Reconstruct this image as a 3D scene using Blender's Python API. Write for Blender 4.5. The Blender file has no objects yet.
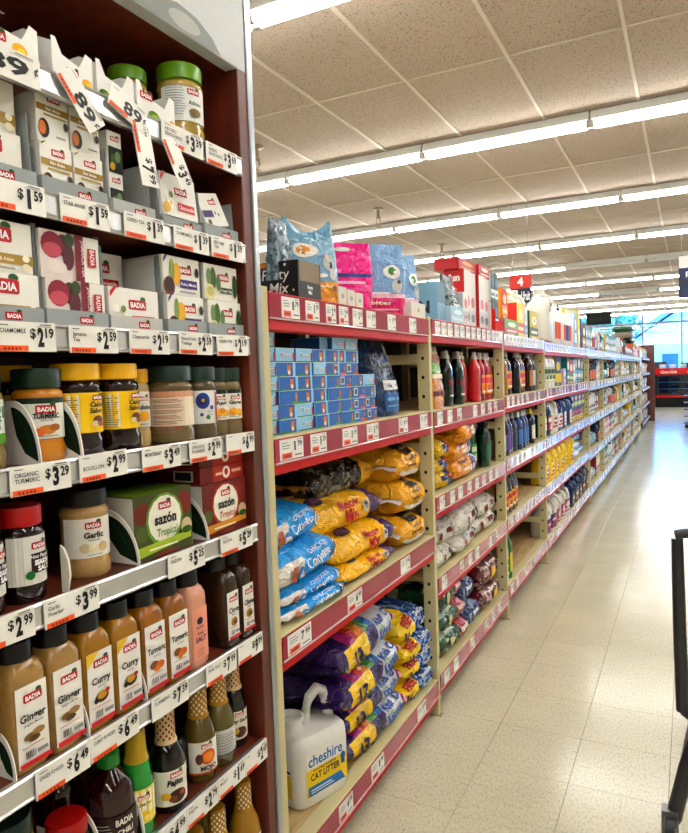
import bpy, math, random
from mathutils import Vector, Matrix, noise
random.seed(11)
sc = bpy.context.scene
col = sc.collection
PI = math.pi
# ------------------------------------------------------------ camera, world, light level
YAW, PITCH, ROLL = .4732, -.0581, -.0346
fw = Vector((-math.sin(YAW)*math.cos(PITCH), math.cos(YAW)*math.cos(PITCH), math.sin(PITCH)))
r0 = Vector((math.cos(YAW), math.sin(YAW), 0)); u0 = r0.cross(fw)
rt = math.cos(ROLL)*r0 + math.sin(ROLL)*u0
up = -math.sin(ROLL)*r0 + math.cos(ROLL)*u0
cam = bpy.data.objects.new('camera', bpy.data.cameras.new('camera'))
col.objects.link(cam)
m = Matrix((rt, up, -fw)).transposed().to_4x4(); m.translation = (.9197, -.0092, 1.3978)
cam.matrix_world = m
cam.data.sensor_fit = 'HORIZONTAL'; cam.data.sensor_width = 36; cam.data.lens = 676.91*36/688
cam.data.clip_start = .02; cam.data.clip_end = 400
sc.camera = cam
sc.view_settings.view_transform = 'Standard'; sc.view_settings.look = 'None'
sc.view_settings.gamma = 1; sc.view_settings.use_curve_mapping = False
sc.view_settings.exposure = 0.0
TUBE = 39.0          # radiance of the fluorescent tubes
SKY = 2.3
w = bpy.data.worlds.new('sky'); sc.world = w; w.use_nodes = True
nt = w.node_tree; bg = nt.nodes['Background']
sk = nt.nodes.new('ShaderNodeTexSky'); sk.sky_type = 'NISHITA'; sk.sun_disc = False
sk.sun_elevation = math.radians(48); sk.sun_rotation = math.radians(200)
nt.links.new(sk.outputs[0], bg.inputs[0]); bg.inputs[1].default_value = SKY

# ------------------------------------------------------------ colours and materials
def C(h):
    h = h.lstrip('#')
    if len(h) == 3: h = h[0]*2+h[1]*2+h[2]*2
    o = []
    for i in (0, 2, 4):
        c = int(h[i:i+2], 16)/255
        o.append(c/12.92 if c <= .04045 else ((c+.055)/1.055)**2.4)
    return (o[0], o[1], o[2], 1)
def jit(h, a=.05):
    c = C(h) if isinstance(h, str) else h
    k = 1+random.uniform(-a, a)
    return (min(1, c[0]*k), min(1, c[1]*k), min(1, c[2]*k), 1)
M = {}
def nodes(name):
    mt = bpy.data.materials.new(name); mt.use_nodes = True
    return mt, mt.node_tree, mt.node_tree.nodes['Principled BSDF']
def attr_mat(key, rough, coat=0, bump=0, bscale=40, var=.06, spec=.5, metal=0, dist=0):
    mt, t, b = nodes(key)
    a = t.nodes.new('ShaderNodeAttribute'); a.attribute_name = 'Col'
    tc = t.nodes.new('ShaderNodeTexCoord')
    n = t.nodes.new('ShaderNodeTexNoise'); n.inputs['Scale'].default_value = bscale; n.inputs['Detail'].default_value = 2; n.inputs['Distortion'].default_value = dist
    t.links.new(tc.outputs['Object'], n.inputs['Vector'])
    r = t.nodes.new('ShaderNodeMapRange'); r.inputs[3].default_value = 1-var; r.inputs[4].default_value = 1+var
    t.links.new(n.outputs[0], r.inputs[0])
    mx = t.nodes.new('ShaderNodeVectorMath'); mx.operation = 'SCALE'
    ga = t.nodes.new('ShaderNodeGamma'); ga.inputs[1].default_value = 1.3; t.links.new(a.outputs['Color'], ga.inputs[0]); t.links.new(ga.outputs[0], mx.inputs[0]); t.links.new(r.outputs[0], mx.inputs['Scale'])
    t.links.new(mx.outputs[0], b.inputs['Base Color'])
    b.inputs['Roughness'].default_value = rough; b.inputs['Coat Weight'].default_value = coat
    b.inputs['Coat Roughness'].default_value = .08
    b.inputs['Specular IOR Level'].default_value = spec; b.inputs['Metallic'].default_value = metal
    if bump:
        bp = t.nodes.new('ShaderNodeBump'); bp.inputs['Strength'].default_value = bump; bp.inputs['Distance'].default_value = .018
        t.links.new(n.outputs[0], bp.inputs['Height']); t.links.new(bp.outputs[0], b.inputs['Normal'])
    M[key] = mt
attr_mat('paper', .5, spec=.3); attr_mat('card', .75, var=.05, spec=.2); attr_mat('plastic', .34, spec=.35); attr_mat('gloss', .1, coat=.0, var=.04, spec=.5)
attr_mat('powder', .16, spec=.45, bscale=130, var=.16)
attr_mat('film', .17, spec=.5, bump=1.0, bscale=22, var=.05, dist=1.6); attr_mat('paint', .5, var=.04, bscale=9, spec=.2); attr_mat('leaf', .7, var=.3, bscale=3)
attr_mat('metal', .3, metal=.9, var=.03)
def plain(key, c, rough, metal=0, emit=0, coat=0):
    mt, t, b = nodes(key)
    b.inputs['Base Color'].default_value = C(c); b.inputs['Roughness'].default_value = rough
    b.inputs['Metallic'].default_value = metal; b.inputs['Coat Weight'].default_value = coat
    if emit:
        b.inputs['Emission Color'].default_value = (1, .985, .94, 1); b.inputs['Emission Strength'].default_value = emit
    M[key] = mt; return mt, t, b
plain('tube', '#ffffff', .4, emit=TUBE); plain('tube_off', '#d8dcdc', .3)
plain('chrome', '#c8c8c8', .18, metal=1); plain('dark', '#101010', .5)
def noisy(key, c1, c2, scale, rough, stretch=(1, 1, 1), detail=4, bump=0, lo=.35, hi=.65, coat=0, obj_coord=True):
    mt, t, b = nodes(key)
    tc = t.nodes.new('ShaderNodeTexCoord'); mp = t.nodes.new('ShaderNodeMapping'); mp.inputs['Scale'].default_value = stretch
    if obj_coord: t.links.new(tc.outputs['Object'], mp.inputs[0])
    else:
        g = t.nodes.new('ShaderNodeNewGeometry'); t.links.new(g.outputs['Position'], mp.inputs[0])
    n = t.nodes.new('ShaderNodeTexNoise'); n.inputs['Scale'].default_value = scale; n.inputs['Detail'].default_value = detail
    t.links.new(mp.outputs[0], n.inputs[0])
    cr = t.nodes.new('ShaderNodeValToRGB'); cr.color_ramp.elements[0].color = C(c1); cr.color_ramp.elements[1].color = C(c2)
    cr.color_ramp.elements[0].position = lo; cr.color_ramp.elements[1].position = hi
    t.links.new(n.outputs[0], cr.inputs[0]); t.links.new(cr.outputs[0], b.inputs['Base Color'])
    b.inputs['Roughness'].default_value = rough; b.inputs['Coat Weight'].default_value = coat
    if bump:
        bp = t.nodes.new('ShaderNodeBump'); bp.inputs['Strength'].default_value = bump; bp.inputs['Distance'].default_value = .004
        t.links.new(n.outputs[0], bp.inputs['Height']); t.links.new(bp.outputs[0], b.inputs['Normal'])
    M[key] = mt; return mt, t, b, cr
noisy('wood', '#431508', '#6b2711', 5, .42, (6, 6, .7), obj_coord=False, lo=.3, hi=.7)
noisy('shelf_wood', '#4d1c0d', '#733219', 5, .38, (6, .8, 6), obj_coord=False, lo=.3, hi=.7)
noisy('ply', '#a98a58', '#c7a873', 7, .6, (8, 1, 8), obj_coord=False)
noisy('backing', '#0d0a09', '#16110f', 5, .8, obj_coord=False)  # dark brown board, taken near black to colour in the shelf interior's shade
noisy('wall', '#cfcabd', '#dad6ca', 2, .8, obj_coord=False)
noisy('asphalt', '#8f9296', '#a2a5a8', 6, .9, obj_coord=False)
# ceiling board: beige, pin holes and fissures
mt, t, b, cr = noisy('ceil_tile', '#6e6256', '#ac9d8f', 85, .9, detail=2, bump=.25, lo=.33, hi=.42, obj_coord=False)
# vinyl floor: cream with fine flecks, waxed
mt, t, b, cr = noisy('floor', '#b6af93', '#cdc8ae', 150, .3, (1, .4, 1), detail=6, lo=.30, hi=.55, obj_coord=False)
g = t.nodes.new('ShaderNodeNewGeometry')
n2 = t.nodes.new('ShaderNodeTexNoise'); n2.inputs['Scale'].default_value = 3.0; n2.inputs['Detail'].default_value = 6
t.links.new(g.outputs['Position'], n2.inputs[0])
n3 = t.nodes.new('ShaderNodeTexNoise'); n3.inputs['Scale'].default_value = 34; n3.inputs['Detail'].default_value = 3
t.links.new(g.outputs['Position'], n3.inputs[0])
s1 = t.nodes.new('ShaderNodeMapRange'); s1.inputs[1].default_value = .3; s1.inputs[2].default_value = .7; s1.inputs[3].default_value = .92; s1.inputs[4].default_value = 1.05
t.links.new(n2.outputs[0], s1.inputs[0])
s2 = t.nodes.new('ShaderNodeMapRange'); s2.inputs[1].default_value = .27; s2.inputs[2].default_value = .33; s2.inputs[3].default_value = .78; s2.inputs[4].default_value = 1
t.links.new(n3.outputs[0], s2.inputs[0])
oi = t.nodes.new('ShaderNodeObjectInfo')
s3 = t.nodes.new('ShaderNodeMapRange'); s3.inputs[3].default_value = .97; s3.inputs[4].default_value = 1.02
t.links.new(oi.outputs['Random'], s3.inputs[0])
p1 = t.nodes.new('ShaderNodeMath'); p1.operation = 'MULTIPLY'; t.links.new(s1.outputs[0], p1.inputs[0]); t.links.new(s2.outputs[0], p1.inputs[1])
p2 = t.nodes.new('ShaderNodeMath'); p2.operation = 'MULTIPLY'; t.links.new(p1.outputs[0], p2.inputs[0]); t.links.new(s3.outputs[0], p2.inputs[1])
vm = t.nodes.new('ShaderNodeVectorMath'); vm.operation = 'SCALE'
t.links.new(cr.outputs[0], vm.inputs[0]); t.links.new(p2.outputs[0], vm.inputs['Scale']); t.links.new(vm.outputs[0], b.inputs['Base Color'])
rr = t.nodes.new('ShaderNodeMapRange'); rr.inputs[3].default_value = .14; rr.inputs[4].default_value = .22
t.links.new(n2.outputs[0], rr.inputs[0]); t.links.new(rr.outputs[0], b.inputs['Roughness'])
b.inputs['Specular IOR Level'].default_value = .6
# tinted window glass (thin) and clear plastic
mt, t, b = nodes('glass'); out = t.nodes['Material Output']
tr = t.nodes.new('ShaderNodeBsdfTransparent'); tr.inputs[0].default_value = (.40, .73, 1, 1)
gl = t.nodes.new('ShaderNodeBsdfGlossy'); gl.inputs['Roughness'].default_value = .03
fr = t.nodes.new('ShaderNodeFresnel'); mx = t.nodes.new('ShaderNodeMixShader')
t.links.new(fr.outputs[0], mx.inputs[0]); t.links.new(tr.outputs[0], mx.inputs[1]); t.links.new(gl.outputs[0], mx.inputs[2]); t.links.new(mx.outputs[0], out.inputs[0])
M['glass'] = mt
mt, t, b = nodes('clear'); out = t.nodes['Material Output']
tr = t.nodes.new('ShaderNodeBsdfTransparent'); tr.inputs[0].default_value = (.9, .9, .9, 1)
mx = t.nodes.new('ShaderNodeMixShader'); mx.inputs[0].default_value = .35
b.inputs['Base Color'].default_value = (.8, .8, .78, 1); b.inputs['Roughness'].default_value = .12
t.links.new(tr.outputs[0], mx.inputs[1]); t.links.new(b.outputs[0], mx.inputs[2]); t.links.new(mx.outputs[0], out.inputs[0])
M['clear'] = mt

# ------------------------------------------------------------ text outlines
_gl = {}
def glyphs(s, bold=0):
    k = (s, bold)
    if k not in _gl:
        cu = bpy.data.curves.new('t', 'FONT'); cu.body = s; cu.size = 1; cu.resolution_u = 2; cu.offset = bold
        o = bpy.data.objects.new('t', cu); me = o.to_mesh()
        vs = [(v.co.x/.73, v.co.y/.73) for v in me.vertices]; fs = [tuple(p.vertices) for p in me.polygons]
        o.to_mesh_clear(); bpy.data.objects.remove(o); bpy.data.curves.remove(cu)
        if vs:
            x0 = min(v[0] for v in vs); x1 = max(v[0] for v in vs)
            vs = [(v[0]-(x0+x1)/2, v[1]) for v in vs]; wd = x1-x0
        else: wd = 0
        _gl[k] = (vs, fs, wd)
    return _gl[k]

# ------------------------------------------------------------ mesh builder
def col_of(c): return C(c) if isinstance(c, str) else c
class MB:
    def __init__(s): s.v = []; s.f = []; s.c = []
    def add(s, vs, fs, c):
        o = len(s.v); s.v += [tuple(v) for v in vs]; c = col_of(c)
        for f in fs: s.f.append([i+o for i in f]); s.c.append(c)
        return s
    def box(s, x0, x1, y0, y1, z0, z1, c, **k):
        vs = [(x, y, z) for x in (x0, x1) for y in (y0, y1) for z in (z0, z1)]
        F = dict(xm=(0, 1, 3, 2), xp=(4, 6, 7, 5), ym=(0, 4, 5, 1), yp=(2, 3, 7, 6), zm=(0, 2, 6, 4), zp=(1, 5, 7, 3))
        o = len(s.v); s.v += vs
        for n, f in F.items(): s.f.append([i+o for i in f]); s.c.append(col_of(k.get(n, c)))
        return s
    def cbox(s, x0, x1, y0, y1, z0, z1, c, b=.003):
        b = min(b, (x1-x0)*.4, (y1-y0)*.4, (z1-z0)*.4)
        vs = []; idx = {}
        for i, X in enumerate((x0, x1)):
            for j, Y in enumerate((y0, y1)):
                for k, Z in enumerate((z0, z1)):
                    sx, sy, sz = (b, -b)[i], (b, -b)[j], (b, -b)[k]
                    for a, p in enumerate(((X, Y+sy, Z+sz), (X+sx, Y, Z+sz), (X+sx, Y+sy, Z))):
                        idx[(i, j, k, a)] = len(vs); vs.append(p)
        fs = []
        for i in (0, 1):
            fs.append([idx[(i, 0, 0, 0)], idx[(i, 1, 0, 0)], idx[(i, 1, 1, 0)], idx[(i, 0, 1, 0)]][::1 if i else -1])
            fs.append([idx[(0, i, 0, 1)], idx[(1, i, 0, 1)], idx[(1, i, 1, 1)], idx[(0, i, 1, 1)]][::-1 if i else 1])
            fs.append([idx[(0, 0, i, 2)], idx[(1, 0, i, 2)], idx[(1, 1, i, 2)], idx[(0, 1, i, 2)]][::1 if i else -1])
        for j in (0, 1):
            for k in (0, 1):
                fs.append([idx[(0, j, k, 1)], idx[(1, j, k, 1)], idx[(1, j, k, 2)], idx[(0, j, k, 2)]])
                fs.append([idx[(j, 0, k, 0)], idx[(j, 1, k, 0)], idx[(j, 1, k, 2)], idx[(j, 0, k, 2)]])
                fs.append([idx[(j, k, 0, 0)], idx[(j, k, 1, 0)], idx[(j, k, 1, 1)], idx[(j, k, 0, 1)]])
                for i in (0, 1): fs.append([idx[(i, j, k, 0)], idx[(i, j, k, 1)], idx[(i, j, k, 2)]])
        return s.add(vs, fs, c)
    def lathe(s, prof, n, c=None, sx=1, sy=1, p=2, cx=0, cy=0, cap=True):
        vs = []; fs = []; cs = []
        for q in prof:
            for i in range(n):
                a = 2*PI*(i+.5)/n; ca, sa = math.cos(a), math.sin(a)
                k = 1/((abs(ca)**p+abs(sa)**p)**(1/p))
                vs.append((cx+q[0]*k*ca*sx, cy+q[0]*k*sa*sy, q[1]))
        o = len(s.v); s.v += vs
        for j in range(len(prof)-1):
            cc = col_of(prof[j+1][2] if len(prof[j+1]) > 2 else c)
            for i in range(n):
                s.f.append([o+j*n+i, o+j*n+(i+1) % n, o+(j+1)*n+(i+1) % n, o+(j+1)*n+i]); s.c.append(cc)
        if cap:
            s.f.append([o+i for i in range(n)][::-1]); s.c.append(col_of(c if c else prof[1][2]))
            s.f.append([o+(len(prof)-1)*n+i for i in range(n)]); s.c.append(col_of(prof[-1][2] if len(prof[-1]) > 2 else c))
        return s
    def tube(s, pts, r, n, c, closed=False):
        pts = [Vector(p) for p in pts]; N = len(pts); o = len(s.v); c = col_of(c)
        up0 = Vector((0, 0, 1))
        for i, p in enumerate(pts):
            d = (pts[(i+1) % N] if (closed or i < N-1) else p) - (pts[i-1] if (closed or i > 0) else p)
            d.normalize(); a = up0 if abs(d.z) < .9 else Vector((1, 0, 0))
            e1 = d.cross(a).normalized(); e2 = d.cross(e1)
            rr = r[i] if isinstance(r, (list, tuple)) else r
            for k in range(n):
                t = 2*PI*k/n; s.v.append(tuple(p+e1*rr*math.cos(t)+e2*rr*math.sin(t)))
        for i in range(N if closed else N-1):
            for k in range(n):
                a, b2 = o+i*n, o+((i+1) % N)*n
                s.f.append([a+k, a+(k+1) % n, b2+(k+1) % n, b2+k]); s.c.append(c)
        if not closed:
            s.f.append([o+k for k in range(n)][::-1]); s.c.append(c); s.f.append([o+(N-1)*n+k for k in range(n)]); s.c.append(c)
        return s
    def prism(s, poly, fn, t0, t1, c, edge=None):
        """poly (a,b) points; fn(a,b,t) -> xyz"""
        n = len(poly); vs = [fn(a, b2, t0) for a, b2 in poly]+[fn(a, b2, t1) for a, b2 in poly]
        s.add(vs, [list(range(n))[::-1], list(range(n, 2*n))], c)
        s.add(vs, [[i, (i+1) % n, n+(i+1) % n, n+i] for i in range(n)], edge or c)
        return s
    def surf(s, S, nu, nv, cf, wrapv=False):
        o = len(s.v)
        for i in range(nu+1):
            for j in range(nv if wrapv else nv+1): s.v.append(tuple(S(i/nu, j/nv)))
        k = nv if wrapv else nv+1
        for i in range(nu):
            for j in range(nv):
                j2 = (j+1) % k
                s.f.append([o+i*k+j, o+(i+1)*k+j, o+(i+1)*k+j2, o+i*k+j2]); s.c.append(col_of(cf((i+.5)/nu, (j+.5)/nv)))
        return s
    def decal(s, Mf, items, base=.0005, step=.0002, seg=.012, sub=0):
        for li, it in enumerate(items):
            l = base+step*min(li, 16); k = it[0]
            if k == 'r':
                _, a0, b0, a1, b1, c = it[:6]; na = max(1, min(24, int(abs(a1-a0)/seg))); nb = max(1, min(12, int(abs(b1-b0)/(seg*2))))
                vs = [Mf(a0+(a1-a0)*i/na, b0+(b1-b0)*j/nb, l) for i in range(na+1) for j in range(nb+1)]
                s.add(vs, [[i*(nb+1)+j, (i+1)*(nb+1)+j, (i+1)*(nb+1)+j+1, i*(nb+1)+j+1] for i in range(na) for j in range(nb)], c)
            elif k == 'e':
                _, a, b2, ra, rb, c = it[:6]; n = 14
                vs = [Mf(a, b2, l)]; fs = []
                for q in (1, 2):
                    vs += [Mf(a+ra*q/2*math.cos(2*PI*i/n), b2+rb*q/2*math.sin(2*PI*i/n), l) for i in range(n)]
                fs += [[0, 1+i, 1+(i+1) % n] for i in range(n)]+[[1+i, 1+n+i, 1+n+(i+1) % n, 1+(i+1) % n] for i in range(n)]
                s.add(vs, fs, c)
            elif k == 'p':
                s.add([Mf(a, b2, l) for a, b2 in it[1]], [list(range(len(it[1])))], it[2])
            elif k == 't':
                _, tx, a, b2, h, c = it[:6]; o = it[6] if len(it) > 6 else {}
                vs, fs, wd = glyphs(tx, o.get('b', .012))
                if not vs: continue
                ka = kb = h
                if 'w' in o: ka = o['w']/wd
                if 'mw' in o and wd*ka > o['mw']: ka = o['mw']/wd
                ct, st = math.cos(o.get('rot', 0)), math.sin(o.get('rot', 0)); sl = o.get('sl', 0); al = o.get('al', 'c')
                sh = wd*ka/2 if al == 'l' else (-wd*ka/2 if al == 'r' else 0)
                P = []
                for _ in range(sub):
                    vs = list(vs); nf = []
                    for f in fs:
                        for q in range(1, len(f)-1):
                            a3, b3, c3 = f[0], f[q], f[q+1]; e = len(vs)
                            vs += [((vs[i][0]+vs[j][0])/2, (vs[i][1]+vs[j][1])/2) for i, j in ((a3, b3), (b3, c3), (c3, a3))]
                            nf += [(a3, e, e+2), (e, b3, e+1), (e+2, e+1, c3), (e, e+1, e+2)]
                    fs = nf
                for x, y in vs:
                    x2 = x*ka+sl*y*kb+sh; y2 = y*kb
                    P.append(Mf(a+x2*ct-y2*st, b2+x2*st+y2*ct, l+.0004))
                s.add(P, fs, c)
        return s
    def mesh(s, name, mat, ang=38, smooth=True):
        me = bpy.data.meshes.new(name); me.from_pydata(s.v, [], s.f)
        ca = me.color_attributes.new('Col', 'FLOAT_COLOR', 'CORNER'); buf = []
        for p, c in zip(me.polygons, s.c): buf.extend(list(c)*p.loop_total)
        ca.data.foreach_set('color', buf)
        me.materials.append(M[mat] if isinstance(mat, str) else mat)
        if smooth:
            me.polygons.foreach_set('use_smooth', [True]*len(me.polygons)); me.set_sharp_from_angle(angle=math.radians(ang))
        me.update(); return me
# ------------------------------------------------------------ objects
def ob(name, me, parent=None, loc=(0, 0, 0), rot=(0, 0, 0)):
    o = bpy.data.objects.new(name, me); col.objects.link(o); o.location = loc; o.rotation_euler = rot
    if parent: o.parent = parent
    return o
def tag(o, label, cat, group=None, kind=None):
    if label: o['label'] = label
    if cat: o['category'] = cat
    if group: o['group'] = group
    if kind: o['kind'] = kind
    return o
def struct(name, me, label=None, parent=None):
    o = ob(name, me, parent)
    if parent is None: o['kind'] = 'structure'
    if label: o['label'] = label; 
    return o
def place(kind, name, loc, label, cat, group=None, rot=(0, 0, 0), scale=1):
    """kind: list of (part, mesh) or (part, mesh, [(sub, mesh)])"""
    if len(kind) == 1 and len(kind[0]) == 2:
        o = ob(name, kind[0][1], None, loc, rot)
    else:
        o = ob(name, None, None, loc, rot); o.empty_display_size = .05
        for p in kind:
            q = ob(p[0], p[1], o)
            for sname, sm in (p[2] if len(p) > 2 else []): ob(sname, sm, q)
    if scale != 1: o.scale = (scale,)*3 if not isinstance(scale, tuple) else scale
    return tag(o, label, cat, group)
ORD = ['first', 'second', 'third', 'fourth', 'fifth', 'sixth', 'seventh', 'eighth', 'ninth', 'tenth', 'eleventh', 'twelfth', 'thirteenth', 'fourteenth', 'fifteenth', 'sixteenth', 'seventeenth', 'eighteenth', 'nineteenth', 'twentieth', 'twenty-first', 'twenty-second', 'twenty-third', 'twenty-fourth', 'twenty-fifth']
# surface maps for decals
def front(x=0, y=0, z=0): return lambda u, v, l: (x+l, y+u, z+v)
def left(x=0, y=0, z=0): return lambda u, v, l: (x+u, y-l, z+v)
def topm(x=0, y=0, z=0): return lambda u, v, l: (x-v, y+u, z+l)
def cyl(r, a0=0, z=0, sx=1, sy=1): return lambda u, v, l: ((r+l)*math.cos(a0+u/r)*sx, (r+l)*math.sin(a0+u/r)*sy, z+v)
def logo(u, v, w, txt='BADIA', red='#c3202f'):
    h = w*.40
    return [('e', u+w*.33, v+h*.62, w*.16, h*.28, '#1f6a35'), ('r', u-w*.5, v-h*.42, u+w*.5, v+h*.42, red), ('r', u-w*.46, v-h*.5, u+w*.46, v+h*.5, red),
            ('t', txt, u, v-h*.27, h*.56, '#ffffff', {'w': w*.82, 'b': .03})]
def lines(u0, u1, v, n, dv, c='#8a8a8a', hgt=.0012, rag=.3):
    o = []
    for i in range(n):
        e = u1-(u1-u0)*rag*random.random(); o.append(('r', u0, v-i*dv, e, v-i*dv+hgt, c))
    return o
def bars(u0, u1, v0, v1, c='#222222'):
    o = []; u = u0
    while u < u1:
        wd = random.choice((.0008, .0014, .002)); o.append(('r', u, v0, u+wd, v1, c)); u += wd+random.choice((.0009, .0016))
    return o

# ============================================================ ROOM
XL, XR, YB, YF = -7.0, 5.5, -4.5, 27.0
ZC = 3.167
T = .3048
# floor: base slab and vinyl tiles
fl = struct('floor', MB().box(XL, XR, YB, YF, -.08, -.004, '#4c4638').mesh('floor', 'card'), 'cream vinyl tile floor of the aisle')
tm = MB().cbox(0, T-.0012, 0, T-.0012, -.004, 0, '#ffffff', .0006).mesh('floor_tile', 'floor', smooth=False)
TX0, TY0 = .244, 1.983
done = set()
for i in range(-2, 6):
    for j in range(-3, 30):
        done.add((i, j)); ob('floor_tile', tm, fl, (TX0+i*T, TY0+j*T, 0))
b_ = MB()
i0, i1 = math.floor((XL-TX0)/T)+1, math.floor((XR-TX0)/T); j0, j1 = math.floor((YB-TY0)/T)+1, math.floor((YF-TY0)/T)
for i in range(i0, i1):
    for j in range(j0, j1):
        if (i, j) in done: continue
        x, y = TX0+i*T, TY0+j*T; e = T-.0012
        b_.add([(x, y, 0), (x+e, y, 0), (x+e, y+e, 0), (x, y+e, 0)], [[0, 1, 2, 3]], '#ffffff')
o = ob('floor_tile_field', b_.mesh('floor_tile_field', 'floor', smooth=False), fl); o['kind'] = 'stuff'
# ceiling: lay-in boards 2 x 4 ft in a white tee grid, up to the raised strip by the shop window
CX0, CY0, CU, CV = -1.204, 3.92, .61, 1.187
YC = CY0+17*CV          # where the low ceiling stops
ce = struct('ceiling', MB().box(XL, XR, YB, YC, ZC+.05, ZC+.12, '#8d8375').mesh('ceiling', 'ceil_tile'), 'suspended ceiling of beige speckled boards')
cm = MB().cbox(.009, CU-.009, .006, CV-.006, 0, .02, '#ffffff', .003).mesh('ceiling_tile', 'ceil_tile', smooth=False)
b_ = MB(); ci0, ci1 = math.ceil((XL-CX0)/CU), math.floor((XR-CX0)/CU); cj0, cj1 = math.ceil((YB-CY0)/CV), 17
for i in range(ci0, ci1):
    for j in range(cj0, cj1):
        x, y = CX0+i*CU, CY0+j*CV
        if -6 <= i <= 5 and j >= -2: ob('ceiling_tile', cm, ce, (x, y, ZC))
        else: b_.cbox(x+.01, x+CU-.01, y+.01, y+CV-.01, ZC, ZC+.02, '#ffffff')
o = ob('ceiling_tile_field', b_.mesh('ceiling_tile_field', 'ceil_tile', smooth=False), ce); o['kind'] = 'stuff'
ma = MB().box(-.010, .010, YB, YC, -.008, .004, '#d3ccc1').mesh('ceiling_tee', 'paint')
mb = MB().box(XL, XR, -.007, .007, -.005, .004, '#c4bbae').mesh('cross_tee', 'paint')
for i in range(ci0, ci1+1): ob('ceiling_tee', ma, ce, (CX0+i*CU, 0, ZC))
for j in range(cj0, cj1+1): ob('cross_tee', mb, ce, (0, CY0+j*CV, ZC))
# walls
struct('wall_left', MB().box(XL-.15, XL, YB, YF, 0, ZC+.6, '#fff').mesh('wall_left', 'wall'), 'pale side wall beyond the next aisle')
struct('wall_right', MB().box(XR, XR+.15, YB, YF, 0, ZC+.6, '#fff').mesh('wall_right', 'wall'), 'pale side wall on the right')
struct('wall_back', MB().box(XL, XR, YB-.15, YB, 0, ZC+.6, '#fff').mesh('wall_back', 'wall'), 'pale wall behind the camera')
b_ = MB().box(XL, XR, YF, YF+.15, 0, .55, '#fff').box(XL, XR, YF, YF+.15, 3.62, 3.8, '#fff')
struct('wall_front', b_.mesh('wall_front', 'wall'), 'low sill wall under the shop windows')
struct('trim_1', MB().box(XL, XR, YC, YF, 3.6, 3.7, '#b9c3cc').mesh('trim_1', 'paint'), 'raised ceiling strip beside the shop windows')
struct('trim_2', MB().box(XL, XR, YC, YC+.05, ZC-.01, 3.62, '#cfd3d4').mesh('trim_2', 'paint'), 'drop edge where the low ceiling ends')
# shop windows
MU = [-6.9, -5.58, -4.26, -2.85, -1.49, -.60, .68, 2.0, 3.3, 4.6]
for k in range(len(MU)-1):
    a, b2 = MU[k], MU[k+1]
    wn = struct('window_%d' % (k+1), MB().box(a-.03, a+.03, YF+.02, YF+.1, .55, 3.62, '#b8c6d2').mesh('window_mullion', 'paint'), 'tall shop window pane between grey mullions')
    ob('window_rail', MB().box(a+.03, b2-.03, YF+.03, YF+.09, 2.93, 3.0, '#b9b4c4').mesh('window_rail', 'paint'), wn)
    ob('window_pane', MB().box(a+.03, b2-.03, YF+.055, YF+.062, .55, 2.93, '#fff').mesh('window_pane', 'glass'), wn)
    ob('window_pane', MB().box(a+.03, b2-.03, YF+.055, YF+.062, 3.0, 3.62, '#fff').mesh('window_pane', 'glass'), wn)

# fluorescent strips: 1.22 m fixtures end to end in rows across the shop
ZT = 3.092
hb = MB(); hb.prism([(-.062, 0), (.062, 0), (.05, .03), (.03, .066), (-.03, .066), (-.05, .03)], lambda a, b2, t: (t, a, b2+.006), .006, 1.214, '#e4e4e0')
house = hb.mesh('housing', 'paint')
tb = MB().tube([(.03, 0, -.016), (1.19, 0, -.016)], .0165, 10, '#fff').mesh('tube', 'tube')
tbo = MB().tube([(.03, 0, -.016), (1.19, 0, -.016)], .0165, 10, '#fff').mesh('tube', 'tube_off')
sb = MB().cbox(-.014, .014, -.016, .016, -.036, .012, '#b9b7b0', .004).mesh('lamp_socket', 'paint')
ROWS = [.42, 2.75, 5.06, 7.41, 9.65, 11.9, 14.3, 16.6, 18.95, 21.2, 23.4]
ROWS = [-1.9]+ROWS
RN = {-1: 'row behind the camera'}
off = {(5, -1): 0}
for ri, y in enumerate(ROWS):
    for k in range(-4, 4):
        x = -.904+k*1.22
        lit = True
        if ri == 6 and k in (0, 1): lit = False      # dead tubes in the fifth row
        if ri == 8 and k in (0,): lit = False
        nm = ORD[ri]
        f = ob('strip_light', None, None, (x, y, ZT)); f.empty_display_size = .1
        ob('housing', house, f)
        for dy in (-.03, .03):
            ob('tube', tb if lit else tbo, f, (0, dy, 0))
            for sx in (.014, 1.206): ob('lamp_socket', sb, f, (sx, dy, 0))
        tag(f, '%s two-tube fluorescent strip, %s from left, in the %s ceiling row from behind the camera' % ('lit' if lit else 'dead', ORD[k+4], nm), 'ceiling light', 'fluorescent strips in rows on the ceiling')
# sprinkler heads
spk = [('pipe', MB().lathe([(.035, .075), (.035, .068), (.011, .06), (.011, .02), (.016, .015), (.016, 0)][::-1], 12, '#b5aa98').mesh('pipe', 'metal')),
       ('frame', MB().tube([(-.013, 0, 0), (-.016, 0, -.02), (-.005, 0, -.04)], .003, 6, '#9c927f').tube([(.013, 0, 0), (.016, 0, -.02), (.005, 0, -.04)], .003, 6, '#9c927f').mesh('frame', 'metal')),
       ('deflector', MB().lathe([(.004, -.042), (.022, -.046), (.022, -.049)][::-1], 12, '#a89d88').mesh('deflector', 'metal'))]
for i, (x, y, l) in enumerate([(-2.0, 4.39, 'metal sprinkler head on the ceiling nearest the wooden spice shelf'), (-2.01, 6.67, 'metal sprinkler head on the ceiling above the pink pet food bag'),
                               (-2.1, 9.0, 'metal sprinkler head on the ceiling above the red cartons'), (-2.1, 11.4, 'small far sprinkler head on the ceiling beyond the number four sign')]):
    place(spk, 'sprinkler', (x, y, ZC-.113), l, 'sprinkler', 'ceiling sprinkler heads', scale=1.5)

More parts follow.
